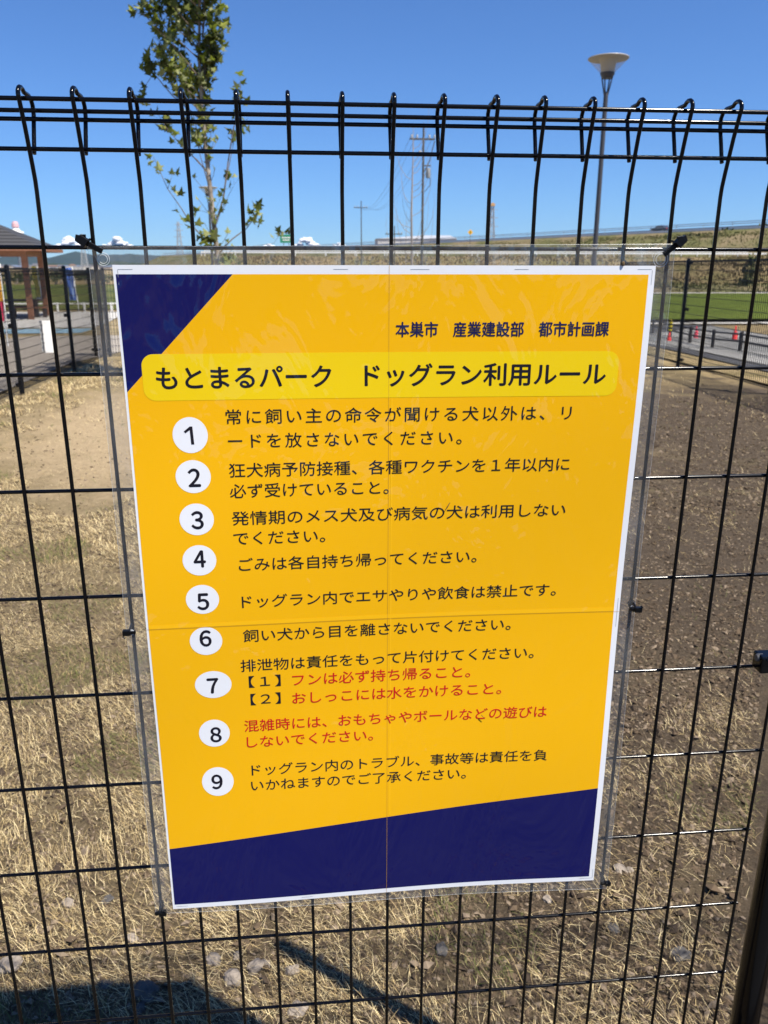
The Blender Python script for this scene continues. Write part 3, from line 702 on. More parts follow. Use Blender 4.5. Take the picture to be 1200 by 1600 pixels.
# crumbs of soil
V, F, MI = [], [], []
rnd = random.Random(5)
oct_f = [(0,2,4),(2,1,4),(1,3,4),(3,0,4),(2,0,5),(1,2,5),(3,1,5),(0,3,5)]
def crumbs(n, yr, sz):
    k = 0
    while k < n:
        y = yr[0] + (yr[1]-yr[0])*rnd.random()**1.2; half = 0.5*(y+0.95)+0.1; x = -0.089+0.095*(y+0.9)+rnd.uniform(-half, half)
        if rnd.random() < 0.22*cover(x, y): continue
        if 0.16*(x+0.9)**2 + 0.06*(y-7.6)**2 + 0.5*mnoise.noise((x*2, y*2, 3)) < 0.8 and rnd.random() < 0.9: continue
        k += 1; s = sz*(0.35+rnd.random()**3*1.6); z = tn(x, y); b0 = len(V)
        rot = Euler((rnd.uniform(-.5,.5), rnd.uniform(-.5,.5), rnd.uniform(0,6.3))).to_matrix()
        a, b_, c = s*rnd.uniform(.7,1.5), s*rnd.uniform(.5,1), s*rnd.uniform(.25,.7)
        for v in ((a,0,0),(-a,0,0),(0,b_,0),(0,-b_,0),(0,0,c),(0,0,-c)):
            q = rot @ Vector(v)*rnd.uniform(.8,1.2); V.append((x+q.x, y+q.y, z+q.z+c*(0.9 if sz > 0.008 and y < 2 else 0.3)))
        F.extend(tuple(b0+i for i in f) for f in oct_f); mi = rnd.choice((0,0,1,2)); MI.extend([mi]*8)
crumbs(34000, (0.12,1.6), 0.0050); crumbs(3500, (0.12,2.0), 0.0085); crumbs(46000, (1.4,4.2), 0.0062); crumbs(26000, (3.8,8.5), 0.0085)
b = MB(); b.v, b.f, b.mi = V, F, MI
o = b.build('soil_crumbs', [mat('crumb_brown',(0.105,0.076,0.05),0.95,0.1), mat('crumb_dark',(0.055,0.041,0.03),0.95,0.1), mat('crumb_grey',(0.20,0.155,0.11),0.95,0.1)]); tag(o, 'loose crumbs of dry brown soil and chips of bark', 'soil', kind='stuff')
# stones that can be told apart
def stone(px, py, size, dark, label, flat=0.6, seed=0):
    d = RX @ dirw((px-600)/FOC, -(py-800)/FOC, 1.0); q = CAM + d*(-CAM.z/d.z)
    bm = bmesh.new(); bmesh.ops.create_icosphere(bm, subdivisions=3, radius=size)
    off = Vector((seed*3.7, seed*1.3, 0))
    for v in bm.verts:
        nrm = v.co.normalized()
        f = 1 + 0.32*mnoise.noise(nrm*1.4+off) + 0.12*mnoise.noise(nrm*3.4+off)
        v.co = Vector((nrm.x*1.15, nrm.y*0.9, nrm.z*flat))*size*f
    me = bpy.data.meshes.new('stone'); bm.to_mesh(me); bm.free(); me.materials.append(M['rockd'] if dark else M['rock'])
    o = bpy.data.objects.new('stone', me); COL.objects.link(o); o.location = (q.x, q.y, tn(q.x, q.y)+size*flat*0.35); o.rotation_euler = (0.1, 0.15, seed*1.9)
    tag(o, label, 'stone', 'stones lying on the dry ground')
stone(364,1527,0.021,False,'largest pale rounded stone in straw below the notice, beside the shadow edge',0.75,1)
stone(399,1506,0.018,False,'pale stone just right of the largest pale stone below the notice',0.7,2)
stone(334,1496,0.017,False,'flat greyish stone up left of the largest pale stone',0.6,3)
stone(371,1488,0.011,False,'small pale stone above the largest pale stone',0.8,4)
stone(456,1511,0.015,False,'pale stone standing alone in grass right of the fence shadow corner',0.75,5)
stone(415,1500,0.011,False,'small round stone in the straw beside two pale stones',0.8,6)
stone(465,1573,0.020,False,'broad tan stone near the lower edge below the notice',0.55,7)
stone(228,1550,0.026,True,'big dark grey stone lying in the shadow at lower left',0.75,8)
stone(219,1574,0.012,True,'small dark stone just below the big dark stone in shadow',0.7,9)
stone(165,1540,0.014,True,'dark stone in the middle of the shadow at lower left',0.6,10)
stone(106,1415,0.016,False,'brownish stone in the straw at left, below the fifth row',0.6,11)
stone(168,1411,0.013,True,'flat dark stone in straw at left under a fence wire',0.5,12)
stone(205,1468,0.013,False,'small grey stone beside the bottom left corner of the notice',0.75,13)
stone(958,1447,0.016,True,'dark flat stone on bare soil right of the notice foot',0.5,14)
stone(1063,1487,0.020,True,'long dark stone on bare soil at the lower right',0.45,15)
stone(970,1357,0.017,False,'grey-brown stone just right of the notice foot',0.5,16)
stone(985,1356,0.010,False,'small stone touching the grey-brown stone right of the notice foot',0.6,17)
stone(15,1512,0.026,False,'wide pale stone at the far left edge beside the shadow',0.55,18)
stone(690,1483,0.015,True,'dark stone right of the slanting post shadow',0.55,19)
stone(858,1405,0.014,False,'flat brown stone under the clear film below the notice',0.5,20)
stone(1185,1440,0.016,True,'dark stone by the round post at right',0.55,21)
stone(12,1520,0.012,True,'dark chip of rock under the wide pale stone at the left edge',0.6,22) if False else None

# ------------------------------------------------------------------ trees
def leaf_shape():
    pts = []
    for k, (a, r) in enumerate(((-90,0.25),(-50,0.34),(-25,0.62),(-5,0.36),(22,0.80),(48,0.42),(70,0.62),(90,1.0),(110,0.62),(132,0.42),(158,0.80),(185,0.36),(205,0.62),(230,0.34))):
        pts.append((r*math.cos(R(a))*0.62, r*math.sin(R(a))*0.62 + 0.15))
    return pts
LS = leaf_shape()
def add_leaf(b, p, size, rnd, mi):
    rot = Euler((rnd.uniform(0.2,1.5), rnd.uniform(-0.7,0.7), rnd.uniform(0,6.3))).to_matrix()
    vs = [p + rot @ Vector((x*size, y*size, -abs(x)*size*0.35)) for x, y in LS]
    c = p + rot @ Vector((0, 0.1*size, 0.02*size)); n = len(vs)
    b.add([c]+vs, [(0, i+1, (i+1) % n + 1) for i in range(n)], mi)
M['leaf'] = []
for nm, col in (('leaf_dark',(0.060,0.075,0.015)), ('leaf_mid',(0.145,0.17,0.036)), ('leaf_pale',(0.32,0.34,0.14))):
    m_ = mat(nm, col, 0.5, 0.4); t = m_.node_tree; pb = t.nodes['Principled BSDF']; tl = node(t, 'ShaderNodeBsdfTranslucent'); tl.inputs[0].default_value = (col[0]*1.4, col[1]*1.5, col[2]*0.8, 1)
    mx = node(t, 'ShaderNodeMixShader'); mx.inputs[0].default_value = 0.45; t.links.new(pb.outputs[0], mx.inputs[1]); t.links.new(tl.outputs[0], mx.inputs[2]); t.links.new(mx.outputs[0], t.nodes['Material Output'].inputs[0])
    M['leaf'].append(m_)
def maple():
    y0 = 10.6; bt = P(345, 420, y0); root = empty('young_tree', (bt.x, y0, T(bt.x, y0)))
    tag(root, 'slender young tree with lobed green leaves and pale trunk behind the notice', 'tree')
    o3 = root.location
    rnd = random.Random(21)
    def at(px, py, dy=0.0): return P(px, py, y0+dy) - o3
    tr = MB(); tp = [Vector((0.02,0,0)), at(342,470), at(339,395), at(330,310), at(322,235), at(316,170), at(311,90), at(312,0), at(316,-120), at(318,-220)]
    tr.tube(tp, [0.040,0.036,0.033,0.030,0.027,0.023,0.020,0.016,0.011,0.004], 10); tr.build('trunk', M['bark'], root, smooth=True)
    br = MB(); lf = MB(); tips = []
    def branch(a, mids, r0, leaves, size=(0.11,0.18), from_t=0.35):
        pts = [a]+mids; br.tube(pts, [r0*(1-0.75*i/(len(pts)-1)) for i in range(len(pts))], 5)
        for k in range(leaves):
            t = from_t + (1-from_t)*rnd.random()**0.6; s = t*(len(pts)-1); i = min(int(s), len(pts)-2); p = pts[i].lerp(pts[i+1], s-i)
            q = p + Vector((rnd.gauss(0,.045), rnd.gauss(0,.06), rnd.gauss(0,.045)))
            sz = rnd.uniform(*size); r = rnd.random()
            br.tube([p, q], 0.0012, 3, cap=False)
            add_leaf(lf, q, sz, rnd, 0 if r < 0.45 else 1 if r < 0.82 else 2)
    # sparse lower limbs, each traced as a real limb in space
    branch(at(341,380), [at(318,372,-.1), at(300,352,-.2), at(283,325,-.25), at(262,295,-.3), at(240,245,-.3)], 0.012, 17, from_t=0.2)
    branch(at(262,295,-.3), [at(270,270,-.3)], 0.004, 3)
    branch(at(338,400), [at(362,374,.1), at(385,357,.2), at(396,342,.2), at(405,325,.2)], 0.011, 20, from_t=0.5)
    branch(at(336,352), [at(349,310,.1), at(356,255,.15), at(364,205,.15), at(372,165,.1), at(377,125,.1)], 0.013, 22, from_t=0.25)
    branch(at(352,290,.1), [at(365,222,.2), at(388,183,.2)], 0.006, 6)
    branch(at(345,330,.1), [at(360,300,.1), at(368,285,.1)], 0.004, 4)
    branch(at(333,335), [at(318,330,-.1), at(306,328,-.1)], 0.004, 4, from_t=0.7)
    branch(at(326,272), [at(308,250,-.1), at(290,235,-.2), at(260,200,-.2), at(247,178,-.2)], 0.010, 20, from_t=0.4)
    branch(at(326,290), [at(312,240,-.1), at(305,190,-.1)], 0.008, 6)
    branch(at(322,235), [at(330,215,.1), at(328,195,.1)], 0.005, 9)
    branch(at(318,190), [at(270,150,-.1), at(238,112,-.1), at(230,95,-.1)], 0.010, 20, from_t=0.55)
    branch(at(240,115,-.1), [at(224,138,-.1), at(222,160,-.1)], 0.004, 8, from_t=0.0)
    branch(at(341,402), [at(352,412,0), at(368,405,.1)], 0.005, 14, from_t=0.2)
    branch(at(339,395), [at(325,375,-.1), at(322,385,-.1)], 0.005, 16, from_t=0.0, size=(0.14,0.20))
    for _ in range(40):
        py_ = rnd.uniform(180,400); tk_ = 316 + (py_-170)*.104; q_ = at(tk_ + rnd.gauss(0,13), py_, rnd.uniform(-.15,.15)); add_leaf(lf, q_, rnd.uniform(.07,.14), rnd, rnd.choice((0,1,1,2)))
        br.tube([q_, (q_ + at(tk_+2, py_+24))/2 + Vector((0,0,-0.03)), at(tk_+2, py_+24)], 0.003, 4, cap=False)
    branch(at(395,385,.2), [at(428,380,.3), at(440,362,.3)], 0.004, 7, from_t=0.5)
    branch(at(318,130), [at(282,85,-.2), at(246,45,-.3), at(216,12,-.3)], 0.011, 34, from_t=0.35)
    branch(at(300,100,-.1), [at(262,90,-.3), at(240,75,-.3)], 0.006, 16, from_t=0.3)
    branch(at(314,60), [at(270,10,-.2), at(230,-40,-.3)], 0.010, 34, from_t=0.3)
    # dense upper crown: upswept branches off the leader
    for k in range(52):
        py = rnd.uniform(195, -190); c0 = at(316, py+rnd.uniform(10,60)); up = rnd.uniform(0.35, 0.8)
        az = rnd.uniform(0, 2*math.pi); wid = (0.34 + 0.62*sstep(190, 10, py))*rnd.uniform(0.5,1.1)*(1 if py > -80 else 0.8)
        if math.cos(az) > 0: wid *= 0.42
        a = c0; m1 = a + Vector((math.cos(az)*wid*0.55, math.sin(az)*wid*0.6, up*0.45)); m2 = a + Vector((math.cos(az)*wid, math.sin(az)*wid, up))
        branch(a, [m1, m2], 0.008, 33 if py < 120 else 24, from_t=0.15, size=(0.09,0.16))
    br.build('branches', M['twig'], root, smooth=True); lf.build('crown', M['leaf'], root)
maple()

def bare_tree(px, ytop, D, label, seed):
    b0 = base(px, D); root = empty('bare_tree', b0); tag(root, label, 'tree'); rnd = random.Random(seed)
    top = P(px+3, ytop, D).z - b0.z
    mb = MB(); mb.tube([(0,0,0),(0.02,0,top*0.3),(-0.02,0,top*0.6),(0.01,0,top*0.85),(0.0,0,top)], [0.045,0.038,0.028,0.016,0.005], 8); mb.build('trunk', M['bare'], root, smooth=True)
    mb = MB()
    for k in range(22):
        z = top*(0.30 + 0.62*k/22); az = rnd.choice((0, math.pi)) + rnd.gauss(0, 0.5); w_ = rnd.uniform(0.35,0.75)*(1.1-0.5*k/22); h = rnd.uniform(0.8,1.5)*(1-0.4*k/22)
        pts = [(0,0,z)] + [(math.cos(az)*w_*math.sin(t*1.57), math.sin(az)*w_*math.sin(t*1.57), z + h*(1-math.cos(t*1.57))**0.9) for t in (0.25,0.5,0.75,1.0)]
        pts.append((pts[-1][0]*0.97, pts[-1][1]*0.97, pts[-1][2]+0.35))
        mb.tube(pts, [0.008,0.007,0.006,0.0045,0.003,0.0015], 4)
    mb.build('branches', M['bare'], root, smooth=True)
bare_tree(643, 196, 25, 'tall leafless sapling with upswept curved branches left of the power pole', 3)
bare_tree(634, 330, 60, 'short leafless sapling far off behind the taller bare one', 4)

def clump(name, px, D, wd, ht, label, cols, seed, group, cat='bush', n=260):
    b0 = base(px, D); root = empty(name, b0); tag(root, label, cat, group); rnd = random.Random(seed)
    mb = MB(); mb.tube([(0,0,-0.2),(0.05*wd,0,ht*0.45)], [0.04*wd,0.02*wd], 6); mb.build('trunk', M['bark'], root)
    mb = MB()
    blobs = [(Vector((rnd.uniform(-.38,.38)*wd, rnd.uniform(-.3,.3)*wd, ht*rnd.uniform(.3,.78))), rnd.uniform(.16,.3)) for _ in range(9)]
    for k in range(n):
        c, r = rnd.choice(blobs); d = Vector((rnd.gauss(0,1), rnd.gauss(0,1), rnd.gauss(0,1))).normalized()*(rnd.random()**0.4)
        p = c + Vector((d.x*r*wd, d.y*r*wd, d.z*r*ht)); p.z = max(0.02*ht, p.z); s = rnd.uniform(.05,.10)*ht
        rot = Euler((rnd.uniform(0,3), rnd.uniform(0,3), rnd.uniform(0,6))).to_matrix()
        mb.add([p+rot@Vector(v)*s for v in ((-1,-.6,0),(1,-.7,0.1),(.7,.8,0),(-.8,.6,.2))], [(0,1,2,3)], rnd.choice((0,0,1,2)))
    mb.build('crown', cols, root)
lc = [mat('far_leaf_dark',(0.03,0.045,0.018),0.8,0.2), mat('far_leaf_mid',(0.055,0.075,0.028),0.8,0.2), mat('far_leaf_pale',(0.09,0.105,0.045),0.8,0.2)]
hb = 'dark trees along the far edge of the rice field'
for k, (px, D, w_, h_) in enumerate(((22,112,5.5,1.7),(38,118,4.2,1.4),(58,120,3.0,1.2),(84,110,6.0,1.9),(92,116,5.0,1.6),(131,122,4.2,1.5),(148,115,4.4,1.6),(166,119,4.0,1.3),(-12,114,6.0,1.8))):
    clump('far_tree', px, D, w_, h_, 'dark green tree in the row at the far edge of the left rice field', lc, 100+k, hb, 'tree')
for k, (px, D, w_, h_) in enumerate(((1167,143.5,2.6,6.5),(1060,143.5,3.0,1.6),(1195,176,8.0,5.5),(985,176,6,3.0))):
    q = base(px, D)
lw = [mat('weed_dark',(0.05,0.06,0.02),0.85,0.2), mat('weed_mid',(0.10,0.11,0.04),0.85,0.2), mat('weed_pale',(0.18,0.16,0.08),0.85,0.2)]
# shrubs standing on the slopes
def slope_shrub(px, py, D, w_, h_, label, seed):
    q = P(px, py, D); root = empty('shrub', q); tag(root, label, 'shrub'); rnd = random.Random(seed); mb = MB()
    for k in range(160):
        d = Vector((rnd.gauss(0,.4)*w_*0.5, rnd.gauss(0,.4)*w_*0.5, 0)); d.z = rnd.random()*h_*math.exp(-4*(d.x/w_)**2*2); s = rnd.uniform(.10,.22)*h_**0.5
        rot = Euler((rnd.uniform(0,3), rnd.uniform(0,3), rnd.uniform(0,6))).to_matrix()
        mb.add([d+rot@Vector(v)*s for v in ((-1,-.6,0),(1,-.7,0.1),(.7,.8,0),(-.8,.6,.2))], [(0,1,2,3)], rnd.choice((0,1,1,2)))
    mb.build('foliage', lw, root)
slope_shrub(1192,374,184,9,3.5,'large dark shrub on the embankment slope at the far right',31)
slope_shrub(1130,372,190,6,2.2,'low olive shrub halfway up the embankment slope',32)
slope_shrub(1168,452,141,3.0,6.0,'yellow-green bush at the foot of the brown bank',33)
slope_shrub(1080,378,196,7,2.0,'wide tuft of weeds low on the embankment near the fence post',34)

# ------------------------------------------------------------------ lamps
M['acryl'] = mat('lamp_acrylic', (0.55,0.53,0.47), 0.3, 0.5)
t = M['acryl'].node_tree; mx = node(t, 'ShaderNodeMixShader'); mx.inputs[0].default_value = 0.72; tr_ = node(t, 'ShaderNodeBsdfTransparent')
t.links.new(t.nodes['Principled BSDF'].outputs[0], mx.inputs[1]); t.links.new(tr_.outputs[0], mx.inputs[2]); t.links.new(mx.outputs[0], t.nodes['Material Output'].inputs[0])
M['lampcap'] = mat('lamp_cap', (0.36,0.335,0.29), 0.5)
M['lampcore'] = mat('lamp_core', (0.46,0.43,0.36), 0.6)
def lamp(px, py_top, D, s, label):
    b0 = base(px-14, D); b0 = base(P_col(px, py_top, D), D) if False else b0
    top = P(px, py_top, D); root = empty('street_lamp', (top.x, top.y, T(top.x, top.y))); tag(root, label, 'street lamp', 'park lamps with conical heads')
    H = top.z - root.location.z
    mb = MB(); mb.lathe([(0.075*s,0.0),(0.075*s,0.35),(0.052*s,0.42),(0.045*s,1.2),(0.040*s,H-0.62*s),(0.0,H-0.62*s)], 14); mb.build('pole', M['galv'], root, smooth=True)
    mb = MB(); mb.lathe([(0.036*s,H-0.64*s),(0.042*s,H-0.56*s),(0.034*s,H-0.55*s),(0.0,H-0.55*s)], 14)
    for k in range(4):
        a = R(45+90*k); c, n_ = math.cos(a), math.sin(a); mb.tube([(0.032*s*c,0.032*s*n_,H-0.60*s),(0.10*s*c,0.10*s*n_,H-0.31*s)], 0.012*s, 6)
    mb.build('bracket', M['galv'], root, smooth=True)
    mb = MB(); mb.lathe([(0.0,H-0.335*s),(0.09*s,H-0.335*s),(0.125*s,H-0.265*s),(0.125*s,H-0.245*s),(0.0,H-0.245*s)], 28); mb.build('collar', M['galv'], root, smooth=True)
    mb = MB(); mb.lathe([(0.128*s,H-0.243*s),(0.338*s,H-0.035*s)], 40); mb.build('lamp_shade', M['acryl'], root, smooth=True)
    mb = MB(); mb.lathe([(0.118*s,H-0.242*s),(0.118*s,H-0.21*s),(0.145*s,H-0.05*s),(0.16*s,H-0.034*s)], 24); mb.build('lamp_core', M['lampcore'], root, smooth=True)
    mb = MB(); mb.lathe([(0.0,H-0.034*s),(0.345*s,H-0.034*s),(0.350*s,H-0.024*s),(0.345*s,H-0.014*s),(0.18*s,H+0.012*s),(0.0,H+0.018*s)], 40); mb.build('lamp_cap', M['lampcap'], root)
lamp(951, 89, 15.6, 1.08, 'tall grey park lamp with cone head at the upper right')
lamp(325, 292, 41, 1.25, 'distant park lamp with cone head behind the young tree trunk')

# ------------------------------------------------------------------ poles, pylons, signs far away
M['insul'] = mat('white_insulator', (0.45,0.45,0.45), 0.3)
M['pylon'] = mat('galvanised_lattice', (0.30,0.32,0.34), 0.6)
M['steelgrey'] = mat('transformer_grey', (0.35,0.36,0.37), 0.6)
def power_pole(px, pt, D, label, full=True):
    b0 = base(px, D); root = empty('power_pole', b0); tag(root, label, 'power pole'); H = P(px, pt, D).z - b0.z
    rr = 0.12
    mb = MB(); mb.lathe([(rr,0),(rr*0.62,H),(0,H)], 12); mb.build('pole', M['pole'], root, smooth=True)
    mb = MB(); mb.box((-0.1,0,H-2.2*0.5), (1.95 if full else 2.4,0.12,0.12)) ; mb.build('crossarm', M['pole'], root)
    mb = MB()
    for x in (-2.4,-1.3,1.2,2.3): mb.lathe([(0,0.28),(0.05,0.25),(0.07,0.14),(0.05,0.0)], 8, (x*(.38 if full else .45),0,H-1.1+0.05))
    mb.build('insulators', M['insul'], root)
    if full:
        mb = MB(); mb.tube([(0,0.2,H-3.6),(0.5,0.2,H-2.7),(0.9,0.2,H-1.2)], 0.04, 6); mb.tube([(0.1,0,H-3.0),(0.6,0,H-3.0)], 0.05, 6); mb.tube([(0.56,0,H-3.3),(0.56,0,H-4.4),(0.15,0,H-4.9)], 0.03, 6)
        mb.build('bracket', M['pole'], root)
        mb = MB(); mb.lathe([(0,.75),(0.17,.72),(0.18,0.05),(0.15,0)], 14, (0.40,0,H-3.9)); mb.build('transformer', M['steelgrey'], root, smooth=True)
        mb = MB(); mb.lathe([(0,0.4),(0.13,0.36),(0.13,0.05),(0,0)], 12, (-0.27,0,H-2.3)); mb.build('switch_box', M['insul'], root, smooth=True)
    return root, H
pole, PH = power_pole(659, 193, 67, 'tall concrete power pole with crossarm and transformer above the notice')
power_pole(565, 314, 150, 'distant power pole with a single crossarm left of centre', False)
power_pole(616, 353, 120, 'short stub of a far pole left of the bare sapling', False)
mb = MB()
o1 = pole.location
q = P(566, 318, 150)
for x in (-2.4, -1.3, 1.2, 2.3):
    a = Vector((o1.x+x*.38, o1.y, o1.z+PH-0.7)); c = Vector((q.x+x*.45, q.y, q.z-0.4))
    pts = [a.lerp(c, t/12) - Vector((0,0,5.0*4*(t/12)*(1-t/12)*0.5)) for t in range(13)]; mb.tube(pts, 0.012, 4)
o = mb.build('power_line', M['black2']); tag(o, 'thin sagging power lines between the two power poles', 'power line')
def pylon(px, pt, D, wd, label, mats, banded=False):
    b0 = base(px, D); b0.z = min(b0.z, 0); root = empty('pylon', b0); tag(root, label, 'pylon'); H = P(px, pt, D).z - b0.z
    mb = MB(); n = 9; r = 0.09*wd/6
    def hw(t): return wd*(0.5 - 0.40*t**0.7)
    for k in range(n):
        t0, t1 = k/n, (k+1)/n; a, c = hw(t0), hw(t1); z0, z1 = H*t0, H*t1; mi = (k % 2) if banded else 0
        cs0 = [(-a,-a),(a,-a),(a,a),(-a,a)]; cs1 = [(-c,-c),(c,-c),(c,c),(-c,c)]
        for i in range(4):
            j = (i+1) % 4
            mb.tube([(*cs0[i],z0),(*cs1[i],z1)], r*2, 4, mi); mb.tube([(*cs0[i],z0),(*cs1[j],z1)], r, 4, mi); mb.tube([(*cs0[j],z0),(*cs1[i],z1)], r, 4, mi); mb.tube([(*cs1[i],z1),(*cs1[j],z1)], r, 4, mi)
    mb.build('lattice', mats, root)
    mb = MB()
    for t in (0.70, 0.83, 0.95):
        w_ = wd*(0.95 - 0.5*t); mb.box((0,0,H*t), (2*w_, 0.5, 0.5))
    mb.build('crossarms', mats[0], root)
    return root, H
M['orange'] = mat('orange_paint', (0.50,0.30,0.12), 0.5)
pr, ph = pylon(766, 322, 900, 12, 'grey lattice pylon with orange top right of centre', [M['pylon']])
mb = MB(); mb.box((0,0,ph+1.2), (4.5,4.5,2.4)); mb.box((0,0,ph+2.8),(2.4,2.4,0.8)); mb.build('top_light_box', M['orange'], pr)
pylon(283, 347, 1000, 10, 'faint lattice pylon behind the left limb of the young tree', [M['pylon']])
pylon(133, 366, 800, 7, 'small lattice pylon beside the white cloud at left', [M['pylon']])
M['red'] = mat('red_paint', (0.60,0.36,0.38), 0.6); M['towergrey'] = mat('tower_grey', (0.10,0.12,0.14), 0.8)
q = base(32, 3600); root = empty('banded_tower', q); tag(root, 'far tower with red and white bands behind the pavilion roof', 'tower'); H = P(33, 346, 3600).z - q.z
mb = MB()
for k, (z0, z1, r0, r1, mi) in enumerate(((0,H*.62,6,6,2),(H*.62,H*.76,14,13,0),(H*.76,H*.795,32,27,1),(H*.795,H*.88,20,10,1),(H*.88,H*.95,15,13,0),(H*.95,H,13,9,0))):
    mb.lathe([(r0,z0),(r1,z1)], 12, mi=mi)
mb.build('tower_shaft', [M['red'], M['white'], M['towergrey']], root)
# yellow round sign and green direction sign
M['ysign'] = mat('yellow_sign', (0.80,0.45,0.02), 0.5); M['gsign'] = mat('green_sign', (0.02,0.22,0.12), 0.5)
q = P(735, 363, 205); root = empty('road_sign', (q.x, q.y, T(q.x,q.y))); tag(root, 'round yellow road sign on a thin pole by the raised road', 'sign'); H = q.z - T(q.x,q.y)
mb = MB(); mb.tube([(0,0.06,0),(0,0.06,H+0.4)], 0.06, 8); mb.build('pole', M['pole'], root)
mb = MB(); mb.box((0,0,H),(0.95,0.06,0.95), Matrix.Rotation(R(45),3,'Y')); d_ = mb.build('sign_plate', M['ysign'], root); bevel(d_, 0.02)
mb = MB(); mb.tube([(0,-0.045,H-0.3),(0,-0.045,H+0.3)], 0.07, 6); mb.build('sign_symbol', M['black2'], root)
q = P(447, 373, 330); root = empty('road_sign', (q.x, q.y, 0)); tag(root, 'small green direction sign far off right of the young tree', 'sign')
mb = MB(); mb.tube([(-1.0,0.1,-3),(-1.0,0.1,q.z)], 0.12, 8); mb.tube([(1.0,0.1,-3),(1.0,0.1,q.z)], 0.12, 8); mb.build('pole', M['pole'], root)
mb = MB(); mb.box((0,0,q.z),(4.6,0.1,3.0)); mb.build('sign_plate', M['gsign'], root)
mb = MB(); mb.box((0,-0.07,q.z+0.4),(3.4,0.03,0.35)); mb.box((0,-0.07,q.z-0.5),(2.6,0.03,0.35)); mb.build('sign_marks', M['white'], root)
# far factory
M['fwall'] = mat('factory_wall', (0.62,0.60,0.57), 0.8, col2=(0.55,0.54,0.52), scale=0.05); M['froof'] = mat('factory_roof', (0.36,0.38,0.41), 0.5); M['fwin'] = mat('dark_window', (0.05,0.06,0.08), 0.2)
q = base(648, 480); root = empty('factory', (q.x, q.y, -2.4)); tag(root, 'long pale factory hall far behind the power pole', 'building'); Ht = P(648, 374, 480).z + 2.4
mb = MB(); mb.box((0,0,Ht/2),(44,20,Ht)); mb.build('wall', M['fwall'], root)
mb = MB(); mb.add([(-22.5,-10.5,Ht+.02),(22.5,-10.5,Ht+.02),(22.5,10.5,Ht+.02),(-22.5,10.5,Ht+.02),(6,0,Ht+2.2),(20,0,Ht+2.2)],[(0,1,5,4),(1,2,5),(2,3,4,5),(3,0,4)]); mb.build('roof', M['froof'], root)
w_ = MB()
w_.box((0,0,0),(3.2,0.2,2.2)); wo = w_.build('window', M['fwin'], root); wo.location = (-18,-10.08,Ht*0.6)
for k in range(1,8): c = link_copy(wo, root); c.location = (-18+5.1*k,-10.08,Ht*0.6)

# ------------------------------------------------------------------ houses in the far town
walls = [mat('house_cream',(0.60,0.56,0.48),0.8), mat('house_white',(0.70,0.70,0.68),0.8), mat('house_grey',(0.36,0.36,0.36),0.8), mat('house_tan',(0.46,0.37,0.28),0.8)]
roofs = [mat('roof_slate',(0.10,0.10,0.115),0.6), mat('roof_brown',(0.16,0.10,0.075),0.6), mat('roof_blue',(0.11,0.14,0.20),0.6)]
wn = ['cream','white','grey','tan']; rn = ['slate','brown','bluish']
def house(px, D, w_, h_, wi, ri, gable):
    b0 = base(px, D); b0.z = -0.45; root = empty('house', b0, random.uniform(-.3,.3)); tag(root, 'tiny far %s walled house with %s roof in the town at left' % (wn[wi], rn[ri]), 'house', 'houses of the far town')
    d = w_*0.7
    mb = MB(); mb.box((0,0,h_/2),(w_,d,h_)); mb.build('wall', walls[wi], root)
    e = 0.5; rh = h_*0.42
    mb = MB(); mb.add([(-w_/2-e,-d/2-e,h_),(w_/2+e,-d/2-e,h_),(w_/2+e,d/2+e,h_),(-w_/2-e,d/2+e,h_),(-w_*(.5 if gable else .2),0,h_+rh),(w_*(.5 if gable else .2),0,h_+rh)], [(0,1,5,4),(1,2,5),(2,3,4,5),(3,0,4),(3,2,1,0)]); mb.build('roof', roofs[ri], root)
    mb = MB(); mb.box((0,0,0),(1.6,0.16,1.3)); wo = mb.build('window', M['fwin'], root); wo.location = (-w_*.25,-d/2-.06,h_*.68)
    for x, z in ((w_*.05,.68),(w_*.3,.68),(-w_*.2,.25),(w_*.22,.25)): c = link_copy(wo, root); c.location = (x,-d/2-.06,h_*z)
rh_ = random.Random(77)
for k in range(40):
    px = -6 + 5.4*k + rh_.uniform(-3,3); house(px, rh_.uniform(1300,2100), rh_.uniform(9,18), rh_.uniform(4.5,7.5), rh_.randrange(4), rh_.randrange(3), rh_.random() < .5)

# ------------------------------------------------------------------ pavilion and what stands near it
M['tile'] = mat('grey_roof_tile', (0.05,0.05,0.054), 0.7, 0.3)
def tile_bump():
    t = M['tile'].node_tree; b = t.nodes['Principled BSDF']; tc = node(t, 'ShaderNodeTexCoord'); wv = node(t, 'ShaderNodeTexWave', Scale=2.5); wv.bands_direction = 'Z'
    t.links.new(tc.outputs['Object'], wv.inputs['Vector']); t.links.new(ramp(t, wv.outputs['Fac'], [(0.15, (0.022,0.022,0.024)), (0.5, (0.06,0.06,0.064))]), b.inputs['Base Color']); bp = node(t, 'ShaderNodeBump', Strength=1.0, Distance=0.05); t.links.new(wv.outputs['Fac'], bp.inputs['Height']); t.links.new(bp.outputs[0], b.inputs['Normal'])
tile_bump()
pa = base(40, 33.0); pb_ = base(65, 35.6)
ux = Vector((-1, -0.06, 0)).normalized(); uy = Vector((pb_.x-pa.x, pb_.y-pa.y, 0)).normalized(); wy = (Vector((pb_.x-pa.x, pb_.y-pa.y,0))).length
root = empty('pavilion', (pa.x, pa.y, pa.z)); tag(root, 'open park pavilion with grey tiled roof and brown timber posts', 'pavilion')
ev = P(60, 393, 34.0).z - pa.z; WX = 4.2
def pl(a, b_, z): return ux*a + uy*b_ + Vector((0,0,z))
mp = MB(); mp.box((0,0,ev/2), (0.2,0.2,ev)); po = mp.build('post', M['wood'], root)
